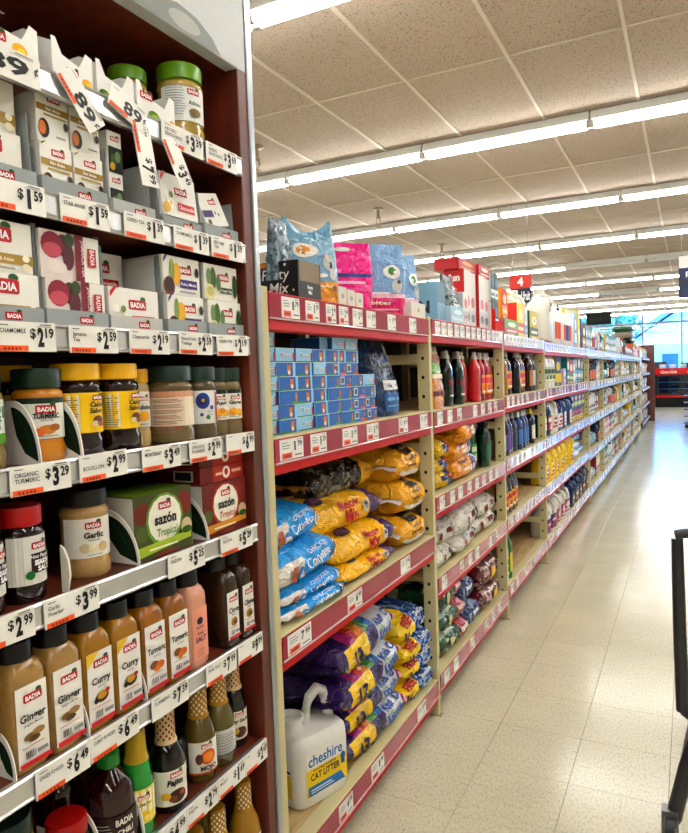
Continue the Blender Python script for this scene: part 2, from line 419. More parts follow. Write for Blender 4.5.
# ------------------------------------------------------------ outside the windows
struct('ground', MB().box(-60, 60, YF+.2, 120, -.2, -.1, '#fff').mesh('ground', 'asphalt'), 'pale car park outside the windows')
hs = ob('house', None, None, (4.5, 62, -.1))
ob('wall', MB().box(-7, 9, 0, 8, 0, 3.6, '#e9edf0').mesh('house_wall', 'paint'), hs)
ob('gable', MB().prism([(-8, 3.6), (9, 3.6), (.5, 9.2)], lambda a, b2, t: (a, t, b2), .1, 7.9, '#f3f6f8').mesh('gable', 'paint'), hs)
rf = MB()
rf.prism([(-8.8, 3.2), (.5, 9.5), (.5, 9.9), (-9.2, 3.35)], lambda a, b2, t: (a, t, b2), -.6, 8.5, '#aeb9c2')
rf.prism([(9.8, 3.2), (10.2, 3.35), (.5, 9.9), (.5, 9.5)], lambda a, b2, t: (a, t, b2), -.6, 8.5, '#aeb9c2')
ob('roof', rf.mesh('roof', 'paint'), hs)
for xx in (-5, -2, 1.5, 5):
    q = ob('window', MB().cbox(xx-.7, xx+.7, -.06, .02, 1.1, 2.6, '#d5dbe0').mesh('house_window', 'paint'), hs)
    ob('pane', MB().box(xx-.6, xx+.6, -.08, -.06, 1.2, 2.5, '#5f7483').mesh('house_pane', 'gloss'), q)
tag(hs, 'white gabled house outside beyond the shop windows', 'house')
def tree(x, y, h, r, seed, label):
    random.seed(seed)
    t = ob('tree', None, None, (x, y, -.1))
    ob('trunk', MB().tube([(0, 0, 0), (.05, 0, h*.3), (0, .1, h*.6)], [.22, .16, .1], 8, '#6a5b4a').mesh('trunk', 'leaf'), t)
    lb = MB()
    for _ in range(700):
        a = random.uniform(0, 2*PI); e = random.uniform(-1, 1); q = random.uniform(.35, 1)**.5*r*(1+.25*math.sin(3*a+seed))
        c = Vector((q*math.cos(a)*math.sqrt(1-e*e), q*math.sin(a)*math.sqrt(1-e*e), h*.62+q*e*.75))
        d1 = Vector((random.gauss(0, 1), random.gauss(0, 1), random.gauss(0, 1))).normalized()*random.uniform(.16, .32)
        d2 = Vector((random.gauss(0, 1), random.gauss(0, 1), random.gauss(0, 1))).normalized()*random.uniform(.12, .24)
        lb.add([c-d1, c+d2, c+d1, c-d2], [[0, 1, 2, 3]], jit('#a3bd97', .35))
    q = ob('foliage', lb.mesh('foliage', 'leaf', smooth=False), t); q['kind'] = 'stuff'
    tag(t, label, 'tree', 'trees outside the shop windows')
for a in [(-12, 62, 8, 3.0, 1, 'leafy tree outside, leftmost seen through the windows'), (-8.2, 46, 7, 2.2, 2, 'leafy tree outside, second from left through the windows'),
          (-3.5, 46, 6.5, 1.7, 3, 'leafy tree outside in the middle of the window view'), (-5.2, 56, 8, 2.2, 4, 'leafy tree outside standing just left of the white house'), (-14.5, 46, 9, 3.0, 5, 'leafy tree outside far left behind the hanging board')]: tree(*a)
random.seed(12)
def car(x, y, c, label):
    t = ob('car', None, None, (x, y, -.1))
    pr = [(-2.2, .35), (-2.2, .85), (-1.35, 1.0), (-.75, 1.48), (.9, 1.5), (1.7, 1.02), (2.2, .95), (2.25, .35)]
    ob('body', MB().prism(pr, lambda a, b2, q: (a, q, b2), -.85, .85, c).mesh('car_body', 'gloss'), t)
    ob('side_window', MB().prism([(-1.2, 1.02), (-.7, 1.4), (.85, 1.42), (1.4, 1.05)], lambda a, b2, q: (a, q, b2), -.87, -.855, '#2b3942').mesh('car_window', 'gloss'), t)
    for xx in (-1.4, 1.4):
        q = ob('wheel', MB().lathe([(.3, -.1), (.33, -.08), (.33, .08), (.3, .1)], 16, '#15171a').mesh('wheel', 'plastic'), t, (xx, -.8, .33), (PI/2, 0, 0))
    tag(t, label, 'car', 'cars parked outside')
car(-1.2, 36, '#33506b', 'dark blue car parked outside the windows behind the drinks cooler')
car(4.2, 37.5, '#48606f', 'slate car parked outside right of the dark blue car')

# ============================================================ WOODEN SPICE SHELVING
GY0, GY1 = .18, 1.312
GD = .42
LEV = {'A': 1.908, 'B': 1.71, 'C': 1.497, 'D': 1.275, 'E': 1.055, 'F': .793, 'G': .53, 'H': .215}
gon = ob('shelving_unit', None, None, (0, 0, 0)); gon.empty_display_size = .2
tag(gon, 'dark cherry wood shelving unit filled with spices and teas', 'shelf unit')
ob('side_panel', MB().cbox(-GD-.02, -.001, GY1, 1.347, 0, 2.62, '#fff', .002).mesh('side_panel', 'wood'), gon)
ob('edge_trim', MB().cbox(-.03, .004, 1.3475, 1.368, 0, 2.62, '#b9bec2', .003).mesh('edge_trim', 'metal'), gon)
ob('side_panel', MB().cbox(-GD-.02, -.001, GY0-.035, GY0, 0, 2.62, '#fff', .002).mesh('side_panel', 'wood'), gon)
ob('back_panel', MB().box(-GD-.02, -GD, GY0, GY1, 0, 2.62, '#fff').mesh('back_panel', 'wood'), gon)
ob('plinth', MB().box(-GD, -.03, GY0, GY1, 0, .19, '#fff').mesh('plinth', 'wood'), gon)
# printed header board above the shelves
hd = MB().cbox(-.035, .0, GY0, 1.345, 2.112, 2.62, '#c8cacb', .002)
fm = front(.0)
hd.decal(fm, [('e', .86, 2.19, .055, .06, '#d9a3a0'), ('e', .93, 2.165, .045, .05, '#c98f90'), ('e', 1.0, 2.19, .05, .035, '#e2b9b2'), ('e', 1.06, 2.165, .06, .045, '#d7cfcb'),
              ('p', [(.98, 2.114), (1.25, 2.114), (1.22, 2.14), (1.17, 2.16), (1.11, 2.165), (1.05, 2.15)], '#8f9290'), ('e', .90, 2.135, .05, .02, '#5b3e35'), ('e', 1.13, 2.135, .05, .018, '#b3b2ad'), ('e', .75, 2.24, .09, .1, '#b5776e')])
ob('header_board', hd.mesh('header_board', 'paper'), gon)
ob('header_underside', MB().box(-GD, -.036, GY0, GY1, 2.112, 2.135, '#fff').mesh('header_underside', 'wood'), gon)
ob('header_trim', MB().cbox(-.03, .006, 1.3472, 1.368, 2.62, 2.66, '#b9bec2').mesh('header_trim', 'metal'), gon)

def price_tag(y0, y1, z0, z1, big, cents, orange=True, name='', tilt=0):
    """white shelf ticket with black price; local origin on the strip face"""
    b = MB(); W = y1-y0; H = z1-z0
    b.box(0, .0012, 0, W, 0, H, '#f0eee8')
    f = front(.0012)
    it = []
    if big:
        if big == '89':
            it += [('t', '89', W*.62, H*.22, H*.55, '#141414', {'b': .03, 'w': W*.5}), ('t', '\u00a2', W*.95, H*.45, H*.3, '#141414')]
        else:
            it += [('t', '$', W*.60, H*.46, H*.34, '#141414', {'b': .02}), ('t', big, W*.73, H*.2, H*.62, '#141414', {'b': .05, 'w': W*(.06 if big == '1' else .11)}), ('t', cents, W*.885, H*.48, H*.34, '#141414', {'b': .03, 'w': W*.15})]
    if name:
        for i, s_ in enumerate(name.split('|')): it.append(('t', s_, W*.06, H*(.62-.2*i), H*.15, '#333333', {'al': 'l', 'mw': W*.42}))
    it += [('r', W*.06, H*.86, W*.2, H*.89, '#777777'), ('r', W*.72, H*.9, W*.92, H*.93, '#555555'), ('r', W*.66, H*.84, W*.92, H*.86, '#999999')]
    if orange: it += [('r', W*.02, H*.02, W*.5, H*.2, '#ef6a1c')]+[('r', W*(.1+.06*i), H*.05, W*(.135+.06*i), H*.14, '#8a3410') for i in range(5)]
    b.decal(f, it, base=.0003, step=.0002)
    return b.mesh('price_tag', 'paper', smooth=False)
TAGS = {
 'A': [(.60, .762, '89', '', 1, ''), (1.039, 1.165, '3', '39', 1, 'ADOBO|SEASONING'), (1.176, 1.286, '3', '69', 1, 'GREEN|SEASONING')],
 'B': [(.645, .757, '1', '59', 1, ''), (.786, .892, '1', '59', 1, 'STAR ANISE'), (.927, 1.032, '1', '39', 1, 'GREEN TEA'), (1.06, 1.17, '1', '39', 1, 'CHAMOMILE'), (1.18, 1.295, '1', '39', 1, 'BEDTIME|TEA')],
 'C': [(.655, .762, '2', '19', 1, 'CHAMOMILE'), (.789, .896, '2', '59', 1, 'Jamaica|Tea'), (.925, 1.032, '2', '19', 1, 'Chamomile'), (1.06, 1.166, '2', '59', 1, 'Natural Herb|Teabags'), (1.183, 1.298, '2', '19', 1, 'GREEN TEA')],
 'D': [(.663, .776, '3', '29', 1, 'ORGANIC|TURMERIC'), (.795, .903, '2', '99', 1, '|BOUILLON'), (.941, 1.049, '3', '49', 1, 'MONTERREY'), (1.076, 1.182, '2', '99', 1, 'ORGANIC|FLAXSEED'), (1.2, 1.308, '6', '99', 1, '')],
 'E': [(.585, .691, '2', '99', 1, ''), (.709, .821, '3', '99', 1, 'Garlic|Powder'), (.996, 1.109, '5', '25', 0, 'SAZON'), (1.164, 1.284, '5', '29', 1, 'SAZON')],
 'F': [(.674, .782, '6', '49', 1, 'GINGER POWDER'), (.784, .898, '6', '49', 1, 'CURRY POWDER'), (.932, 1.038, '7', '39', 0, 'TURMERIC'), (1.095, 1.201, '7', '99', 1, 'PINK SALT'), (1.21, 1.308, '9', '99', 1, '')],
 'G': [(.90, 1.012, '4', '99', 1, 'CHILI'), (1.014, 1.116, '2', '79', 1, 'FAJITA'), (1.118, 1.216, '1', '69', 1, 'MOJO'), (1.218, 1.308, '2', '69', 1, '')],
 'H': [(.95, 1.05, '2', '49', 1, ''), (1.1, 1.2, '2', '49', 1, '')]}
for k, z in LEV.items():
    sh = ob('shelf_board', MB().cbox(-GD, -.012, GY0, GY1, z-.026, z-.002, '#fff', .002).mesh('shelf_board', 'shelf_wood'), gon)
    st = MB()
    st.prism([(-.012, -.038), (.001, -.040), (.004, -.036), (.001, -.033), (.001, -.004), (.004, -.001), (.001, .003), (-.012, .0)], lambda a, b2, t: (a, t, z+b2), GY0+.001, GY1-.001, '#d9dadb')
    ob('ticket_strip', st.mesh('ticket_strip', 'metal', smooth=False), sh)
    for (a, b2, big, ce_, og, nm) in TAGS[k]:
        dz = random.uniform(-.0015, .0015)
        ob('price_tag', price_tag(a, b2, 0, .046, big, ce_, og, nm), sh, (.0045, a, z-.042+dz), (random.uniform(-.015, .015), 0, 0))
# loose tickets dangling from the top strip
for (y, z, rx, big, ce_, L, tx) in [(.79, 1.905, -.95, '89', '', .1, ''), (.90, 1.895, -.35, '89', '', .09, ''), (.955, 1.885, -1.5, '7', '99', .12, '12.64'), (1.035, 1.872, -1.15, '3', '49', .1, '')]:
    o = ob('price_tag', price_tag(0, L, 0, .046, big, ce_, 1, tx), gon, (.007, y, z), (rx, -.1, .0))

# ============================================================ RED-BEAM RACK
PO = [1.398, 2.572, 3.757, 4.952, 6.135, 7.34, 8.66, 11.05, 13.4, 15.4]
BL = [[1.615, 1.253, .75, .155], [1.62, 1.25, .90, .565, .165], [1.61, 1.26, .905, .57, .185], [1.60, 1.265, .905, .56, .175], [1.60, 1.265, .905, .56, .175],
      [1.60, 1.26, .905, .54, .16], [1.60, 1.26, .905, .54, .16], [1.60, 1.26, .905, .54, .16], [1.60, 1.26, .905, .54, .16]]
RD = .60
CREAM = '#cfc6a0'
def post_mesh(h):
    b = MB()
    b.box(-.003, 0, -.028, 0, 0, h, CREAM).box(-.05, -.003, -.028, -.025, 0, h, CREAM).box(-.065, .01, -.029, -.001, 0, .004, '#a39b80')
    b.box(-RD, -RD+.04, -.028, 0, 0, h, CREAM)
    z = .09
    lf = left(0, -.028)
    its = []
    while z < h-.03:
        its.append(('e', -.027, z, .0065, .0075, '#15120e')); z += .0762
    b.decal(lf, its, base=.0004, step=0)
    return b
pm = post_mesh(1.625).mesh('upright', 'paint', smooth=False)
br = MB().box(-RD+.041, -.051, -.024, -.006, 0, .04, CREAM).mesh('side_brace', 'paint', smooth=False)
def frame(by, y):
    ob('upright', pm, by, (0, y, 0))
    for z in (.3, .62, 1.08, 1.44): ob('side_brace', br, by, (0, y, z))
BAYN = ['first', 'second', 'third', 'fourth', 'fifth', 'sixth', 'seventh', 'eighth', 'ninth']
SHN = {4: ['top', 'second', 'third', 'bottom'], 5: ['top', 'second', 'third', 'fourth', 'bottom']}
bays = []
_tm = {}
def rack_tag(W, H, big, cents, orange, key):
    k = (round(W, 3), big, cents, orange)
    if k in _tm: return _tm[k]
    b = MB().box(0, .001, 0, W, 0, H, '#eeece8')
    it = [('t', big, W*.62, H*.42, H*.42, '#222222', {'b': .05, 'w': W*(.07 if big == '1' else .12)}), ('t', cents, W*.83, H*.58, H*.26, '#222222', {'b': .03, 'w': W*.2}),
          ('r', W*.08, H*.8, W*.34, H*.83, '#777777'), ('r', W*.08, H*.66, W*.42, H*.7, '#777777'), ('r', W*.08, H*.54, W*.38, H*.58, '#888888'), ('r', W*.6, H*.14, W*.92, H*.2, '#666666'), ('r', W*.7, H*.9, W*.92, H*.93, '#777777')]
    if orange: it += [('r', W*.06, H*.06, W*.48, H*.34, '#e8664a'), ('r', W*.14, H*.13, W*.4, H*.25, '#8e3520')]
    b.decal(front(.001), it, base=.0003, step=.00015)
    _tm[k] = b.mesh('price_tag', 'paper', smooth=False); return _tm[k]
R0 = {0: [(1.455, .088, '8', '79', 1), (1.575, .075, '1', '79', 1), (1.69, .06, '2', '49', 1), (1.77, .06, '2', '49', 1), (1.86, .07, '3', '29', 0), (1.96, .07, '9', '99', 0), (2.13, .07, '9', '99', 0), (2.33, .07, '9', '99', 0)],
      1: [(1.42, .115, '1', '79', 1), (1.575, .09, '1', '29', 1), (1.765, .1, '1', '19', 1), (1.935, .09, '1', '79', 1), (2.2, .085, '9', '59', 1), (2.415, .08, '9', '99', 0)],
      2: [(1.42, .12, '7', '99', 1), (1.76, .1, '6', '99', 1), (2.18, .09, '7', '49', 0)],
      3: [(1.66, .09, '4', '39', 1), (1.885, .1, '8', '99', 1), (2.3, .09, '9', '99', 0)]}
prices = ['1 29', '1 79', '2 49', '2 99', '3 49', '3 99', '4 39', '5 99', '6 49', '8 99']
for bi in range(len(BL)):
    ya, yb = PO[bi], PO[bi+1]-.028
    by = ob('rack_bay', None, None, (0, ya, 0)); by.empty_display_size = .2
    if bi == 3: yb = PO[4]-.004
    if bi == 4: by.location = (0, ya, 0)
    if bi != 4: frame(by, 0)
    if bi == len(BL)-1: frame(by, yb+.028-ya)
    L = yb-ya
    far = bi >= 5
    for li, z in enumerate(BL[bi]):
        bm_ = MB(); bm_.cbox(-.045, 0, .001, L-.001, z-.095, z-.012, '#c40a14' if not far else '#a8b4c4', .003)  # far beams are red too; their pale blue is a painted reflection
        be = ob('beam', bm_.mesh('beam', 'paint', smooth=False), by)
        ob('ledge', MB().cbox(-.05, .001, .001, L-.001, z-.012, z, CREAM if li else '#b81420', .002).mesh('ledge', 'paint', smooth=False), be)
        hl = MB().box(0, .0035, .002, L-.002, z-.064, z-.004, '#a93450' if not far else '#b9c3d3').tube([(.005, .002, z-.066), (.005, L-.002, z-.066)], .0028, 6, '#d7b9bb')  # far holders carry the same reflection as pale blue colour
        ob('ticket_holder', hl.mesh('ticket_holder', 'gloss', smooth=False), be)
        if bi == 0: tl = R0[li]; tl = [(a-ya, b2, c, d, e) for a, b2, c, d, e in tl]
        else:
            tl = []; y = .04; dens = (.09 if li == 0 else .13) if bi < 5 else .1
            while y < L-.09:
                p = random.choice(prices).split(); tl.append((y, .066, p[0], p[1], 1 if random.random() < .4 and li else 0)); y += dens*random.choice((.9, 1, 1.05, 1.9 if li else 1))
        for (y, wd, bg_, cn, og) in tl: ob('price_tag', rack_tag(wd, .053, bg_, cn, og, 0), be, (.0037, y, z-.061))
        ob('deck', MB().cbox(-RD, -.05, .002, L-.002, z-.024, z-.004, '#fff', .002).mesh('deck', 'ply', smooth=False), by)
    ob('back_panel', MB().box(-RD-.02, -RD, 0, L-.001, .02, BL[bi][0]-.004, '#fff').mesh('back_panel', 'backing'), by)
    nm = ['nearest red-beamed rack bay holding cat food and pet bags', 'second red-beamed rack bay with dish soap over pet food bags', 'third red-beamed rack bay with soap and cola-dark bottles',
          'fourth rack bay with laundry jugs, first half of the long double bay', 'fifth rack bay, second half of the long double laundry bay'] + ['%s rack bay from the wooden shelf, pale far beams with mixed household goods' % ORD[q] for q in (5, 6, 7, 8)]
    tag(by, nm[bi], 'rack', 'bays of the red-beam rack')
    bays.append(by)

# ============================================================ PRODUCT BUILDERS
def jar(r, h, caph, capc, body, lab, l0, l1, arc=2.6, a0=0, waist=.94, shoulder=.05, bodymat='powder', rib=True, labmat='paper'):
    """round jar: glass body with contents, ribbed cap, printed wrap label"""
    zb = h-caph
    pr = [(r*.9, 0), (r, .006), (r, zb*.22), (r*waist, zb*.27), (r*waist, zb*(1-shoulder*3.2)), (r, zb*(1-shoulder*2.2)), (r*.97, zb*(1-shoulder)), (r*.84, zb)]
    bm_ = MB().lathe([(a, b2, body) for a, b2 in pr], 28, body).mesh('jar_body', bodymat)
    cp = MB(); n = 40
    cp.lathe([(r*.88, zb), (r*.95, zb+.002), (r*.96, h-.004), (r*.92, h)], n, capc)
    cm_ = cp.mesh('cap', 'plastic')
    rl = r*waist+.0012
    lm = MB(); w2 = arc/2*rl
    lm.decal(cyl(rl, a0, 0), [('r', -w2, l0, w2, l1, lab['bg'])], seg=.006)
    lm.decal(cyl(rl+.0006, a0, 0), lab['items'](w2, l0, l1))
    return [('body', bm_), ('cap', cm_), ('label', lm.mesh('label', labmat, smooth=False))]
def lab(bg, fn): return {'bg': bg, 'items': fn}
def std_label(name, namec, pic, strip=None, sub='', lg=.034, top=None, tw=.042, th=.0085):
    def f(w, a, b2):
        H = b2-a; it = []
        if top: it += [('r', -w, b2-H*.14, w, b2, top)]
        it += logo(0, a+H*.80 if not top else a+H*.72, lg)
        it += [('t', name, 0, a+H*.50, th, namec, {'mw': tw, 'b': .04})]
        if sub: it += [('t', sub, 0, a+H*.43, .0035, '#444444', {'mw': .03})]
        for q in pic: it.append(('e', q[0], a+H*q[1], q[2], q[3], q[4]))
        if strip: it += [('r', -w, a, w, a+H*.1, strip)]
        it += lines(-.018, .018, a+H*.06, 1, .003)
        return it
    return f
def sqbottle(w, d, h, body, lb, capc='#131313', labw=.048, l0=.022, l1=.115, neck=.024):
    """square shaker bottle with sloping shoulder and wide black cap; flat front label"""
    zb = h-.03
    pr = [(.90, 0), (1, .006), (1, zb*.84), (.97, zb*.90), (.82, zb*.965), (.66, zb)]
    bm_ = MB().lathe([(a, b2, body) for a, b2 in pr], 32, body, sx=d/2, sy=w/2, p=5).mesh('bottle_body', 'powder')
    cm_ = MB().lathe([(neck, zb-.002), (neck*1.12, zb), (neck*1.12, h-.004), (neck*1.04, h)], 24, capc).mesh('cap', 'plastic')
    lm = MB().decal(front(d/2), [('r', -labw/2, l0, labw/2, l1, lb['bg'])], seg=.05)
    lm.decal(front(d/2+.0008), lb['items'](labw/2, l0, l1))
    return [('body', bm_), ('cap', cm_), ('label', lm.mesh('label', 'paper', smooth=False))]
def sq_label(name, namec, pic, sub='', corner=None, foot='#d0202c', lg=.034):
    def f(w, a, b2):
        H = b2-a; it = []
        if corner: it += [('p', [(-w, b2), (-w, b2-H*.2), (0, b2)], corner)]
        it += logo(.002, a+H*.84, lg)+[('t', name, 0, a+H*.56, .0125, namec, {'mw': w*1.75, 'b': .03})]
        if sub: it += [('t', sub, 0, a+H*.50, .004, '#555555', {'mw': w*1.4})]
        for q in pic: it.append(('e', q[0], a+H*q[1], q[2], q[3], q[4]))
        it += lines(-w*.8, w*.8, a+H*.24, 1, .003, '#c05050')+bars(-w*.6, -w*.05, a+H*.1, a+H*.19)+[('r', w*.1, a+H*.12, w*.8, a+H*.17, '#999999')]
        if foot: it += [('r', -w, a+.001, w, a+H*.07, foot)]
        return it
    return f
def sauce(r, h, body, wrap, capc, lb, l0, l1, dots=None, neckr=.0125, necklen=.42, arc=2.3, bodymat='gloss', labmat='paper'):
    zs = h*(1-necklen); zn = h*(1-necklen+.10)
    pr = [(r*.88, 0, body), (r, .006, body), (r, zs*.86, body), (r*.9, zs*.97, body), (neckr*1.5, zn*.985, body), (neckr*1.05, zn*1.03, body), (neckr, h-.012, body)]
    bm_ = MB().lathe(pr, 24, body).mesh('bottle_body', bodymat)
    parts = [('body', bm_)]
    if wrap:
        wm = MB().lathe([(neckr*1.55, zn*.985), (neckr*1.32, zn*1.05), (neckr*1.22, h-.008), (neckr*1.15, h), (.002, h+.0005)], 18, wrap)
        if dots:
            it = []
            for i in range(5):
                for j in range(8): it.append(('e', (i-2)*neckr*.75+(j % 2)*neckr*.37, zn*1.06+j*(h-zn*1.06)/8.2, neckr*.16, neckr*.2, dots))
            wm.decal(cyl(neckr*1.32), it, base=.0004, step=0)
        parts.append(('neck_wrap', wm.mesh('neck_wrap', 'paper')))
    if capc: parts.append(('cap', MB().lathe([(neckr*1.3, h-.03), (neckr*1.5, h-.028), (neckr*1.45, h-.004), (neckr*1.1, h)], 20, capc).mesh('cap', 'plastic')))
    rl = r+.0012; w2 = arc/2*rl
    lm = MB().decal(cyl(rl), [('r', -w2, l0, w2, l1, lb['bg'])], seg=.006); lm.decal(cyl(rl+.0006), lb['items'](w2, l0, l1))
    parts.append(('label', lm.mesh('label', labmat, smooth=False)))
    return parts
def carton(w, h, d, c, fr, side=None, top=None, topi=None, sidei=None):
    """paperboard box; origin bottom centre of its front face"""
    b = MB().cbox(-d, 0, -w/2, w/2, 0, h, c, .0012)
    if side: b.decal(left(0, -w/2), [('r', -d+.002, .002, -.002, h-.002, side)]+(sidei or []), base=.0003, seg=.5)
    if top: b.decal(topm(0, 0, h), [('r', -w/2+.002, .002, w/2-.002, d-.002, top)]+(topi or []), base=.0003, seg=.5)
    b.decal(front(), fr, base=.0003, step=.00025, seg=.5)
    return [('carton', b.mesh('carton', 'paper', smooth=False))]
def tray(w, d, hb, hf, c, logo_w=.03, hs=None, edge='#8d9192', front_items=None):
    """shelf-ready tray: bottom, back, two side walls stepping down, low front lip; origin front bottom centre"""
    hs = hs or hb; t = .002; P = []
    P.append(('base', MB().box(-d, 0, -w/2, w/2, 0, t, c).mesh('tray_base', 'card', smooth=False)))
    P.append(('back_wall', MB().box(-d, -d+t, -w/2+t, w/2-t, t, hb, c).mesh('tray_back', 'card', smooth=False)))
    pf = [(-d, t), (0, t), (0, hf), (-.012, hf), (-.016, hs), (-d, hs)]
    sw = MB().prism(pf, lambda a, b2, q: (a, q, b2), 0, t, c, edge).mesh('side_wall', 'card', smooth=False)
    P.append(('side_wall', sw, -w/2)); P.append(('side_wall', sw, w/2-t))
    fb = MB().box(-t, 0, -w/2+t, w/2-t, t, hf, c)
    fb.decal(front(), (front_items or logo(w*.12, hf*.5, min(logo_w, hf*2))), base=.0004)
    P.append(('front_lip', fb.mesh('front_lip', 'card', smooth=False)))
    return P
def place_tray(P, loc, label, group=None, rz=0):
    o = ob('display_tray', None, None, loc, (0, 0, rz)); o.empty_display_size = .03
    for p in P: ob(p[0], p[1], o, (0, p[2] if len(p) > 2 else 0, 0))
    return tag(o, label, 'tray', group)
def leaf_tray(w, d, hb):
    """jar tray whose curved side walls carry a dark green leaf print"""
    t = .002; P = []
    P.append(('base', MB().box(-d, 0, -w/2, w/2, 0, t, '#e8e6e0').mesh('tray_base', 'card', smooth=False)))
    n = 12; pf = [(-d, t)]+[(-d*.05*(i/n)*0+(-d*.55+d*.55*math.sin(i/n*PI/2))*1.0, t) for i in (0,)]
    arc_ = [(-d*.62*(1-math.sin(i/n*PI/2)), t+(hb-t)*math.cos(i/n*PI/2)) for i in range(n+1)]
    pf = [(-d, t), (0, t)]+[(a-.0, max(b2, t+.004)) for a, b2 in arc_[::-1]]+[(-d, hb)]
    sw = MB().prism(pf, lambda a, b2, q: (a, q, b2), 0, t, '#efece6', '#f4f2ee')
    leaf = [(-.006, t+.004)]+[(-.006-(d*.62)*(1-math.sin(i/n*PI/2))*.95, t+.004+(hb-t-.01)*math.cos(i/n*PI/2)*.95) for i in range(n-1, -1, -1)]+[(-d*.62, hb*.75), (-d*.55, hb*.45), (-d*.36, hb*.18)]
    sw.decal(left(0, 0), [('p', leaf, '#16351c'), ('p', [(-.008, .01), (-d*.30, hb*.52), (-d*.55, hb*.88), (-d*.31, hb*.5)], '#2c5a2c')], base=.0004)
    swm = sw.mesh('side_wall', 'card', smooth=False)
    P.append(('side_wall', swm, -w/2)); P.append(('side_wall', swm, w/2-t))
    P.append(('back_wall', MB().box(-d, -d+t, -w/2+t, w/2-t, t, hb, '#e4e2dc').mesh('tray_back', 'card', smooth=False)))
    return P

# ============================================================ SPICES AND TEAS ON THE WOODEN SHELVES
XF = -.012
# ---- shelf A: sachets, white cut-out trays, green-lid jars
zA = LEV['A']-.002
def cut_tray(w, d, items):
    t = .0018; P = [('base', MB().box(-d, 0, -w/2, w/2, 0, t, '#efeeea').mesh('tray_base', 'card', smooth=False))]
    pf = [(-w/2, t), (w/2, t), (w/2, .058), (w/2-.012, .064), (w/2-.022, .058), (w/2-.026, .036), (w/2-.04, .03), (-w/2, .03)]
    pf = [(-w/2, t), (w/2, t), (w/2, .062), (w/2-.014, .066), (w/2-.022, .05), (w/2-.03, .038), (-w/2+.02, .046), (-w/2+.008, .07), (-w/2, .07)]
    fb = MB().prism(pf, lambda a, b2, q: (q, a, b2), -t, 0, '#f2f1ed').decal(front(), items, base=.0004)
    P.append(('front_wall', fb.mesh('front_wall', 'card', smooth=False)))
    sw = MB().prism([(-d, t), (-t, t), (-t, .062), (-.03, .075), (-d, .075)], lambda a, b2, q: (a, q, b2), 0, t, '#e6e5e0').mesh('side_wall', 'card', smooth=False)
    P += [('side_wall', sw, -w/2), ('side_wall', sw, w/2-t)]
    return P
lemon = lambda u, v, s=.014: [('e', u, v, s, s*.8, '#e8b21e'), ('e', u+.003, v-.002, s*.6, s*.45, '#f6d65a')]
lime = lambda u, v, s=.016: [('e', u, v, s, s*.7, '#6d8f2e'), ('e', u+.004, v-.001, s*.6, s*.4, '#a9c45c')]
for (y, w_, d_, it, l) in [(.70, .15, .2, logo(-.0, .028, .034)+lemon(.04, .018), 'white cut-out tray of sachets, leftmost on the top wooden shelf'),
                           (.845, .085, .2, logo(-.002, .024, .026)+lemon(.028, .014, .011), 'white cut-out tray with orange print, second on the top wooden shelf'),
                           (.942, .09, .2, logo(.0, .024, .026)+lime(-.03, .012, .012)+lemon(.03, .012, .009), 'white cut-out tray with lime print, third on the top wooden shelf'),
                           (1.048, .105, .17, logo(-.028, .046, .034)+lime(-.01, .012)+lemon(.042, .012, .01), 'white cut-out tray holding a green-lidded jar beside the big jar')]:
    place_tray(cut_tray(w_, d_, it), (XF, y, zA), l, 'white cut-out trays on the top shelf')
def sachet(L, W_, c, seed):
    """bent clear packet with a paper label"""
    def S(u, v, l=0):
        x = (u-.5)*W_; t_ = v
        return (L*t_*.55+.02*math.sin(3*t_), x, L*(.75*t_-.55*t_*t_)+.006*math.sin(6*u+seed)+l)
    b = MB().surf(lambda u, v: S(u, v), 8, 12, lambda u, v: '#8f9490' if (v < .12 or v > .9 or abs(u-.5) > .46) else c)
    b2 = MB().decal(lambda u, v, l: S(u, v, l+.002), [('r', .2, .35, .8, .8, '#e9e7e1'), ('r', .35, .6, .65, .7, '#c3202f'), ('r', .3, .45, .7, .48, '#777777')], seg=.1)
    return [('pouch', b.mesh('pouch', 'clear')), ('label', b2.mesh('label', 'paper', smooth=False))]
# spices inside the packets show through the clear film
place(sachet(.15, .08, '#6e6a5c', 1), 'spice_sachet', (-.13, .70, zA+.05), 'clear spice sachet poking out at the far left of the top shelf', 'sachet', rot=(0, -.15, .25))
place(sachet(.15, .07, '#7c776a', 2), 'spice_sachet', (-.13, .805, zA+.03), 'clear bent spice sachet sticking up between the white trays', 'sachet', rot=(0, .1, 1.0))
place(sachet(.12, .06, '#6e6a5c', 3), 'spice_sachet', (-.12, .9, zA+.03), 'folded clear sachet leaning in the third white tray', 'sachet', rot=(0, -.5, .9))
place([('pouch', MB().surf(lambda u, v: (-.02+.03*math.sin(3*u), (u-.5)*.05, v*.07+.008*math.sin(9*u)), 8, 6, lambda u, v: jit('#3f7a34', .2)).mesh('herb_pouch', 'film'))], 'herb_packet', (-.03, .665, zA+.055), 'small green herb packet at the left edge of the top shelf', 'packet')
jl = lab('#e9eae6', lambda w, a, b2: logo(.012, a+.062, .03)+[('t', 'Adobo', .014, a+.035, .008, '#2a4a2a', {'b': .03})]+lines(-w*.8, -.006, a+.072, 12, .0055, '#8b8f95')+[('e', .012, a+.018, .014, .009, '#8f7b45')])
bigj = jar(.050, .168, .034, '#6f9a1e', '#b29a55', jl, .045, .125, arc=2.6)
place(bigj, 'spice_jar', (-.065, 1.184, zA), 'large tan seasoning jar with bright green lid on the top shelf', 'jar', 'green-lid jars', rot=(0, 0, -.5))
place(bigj, 'spice_jar', (-.12, 1.085, zA+.003), 'green-lidded seasoning jar standing inside a white tray on the top shelf', 'jar', 'green-lid jars', rot=(0, 0, -.4), scale=.82)

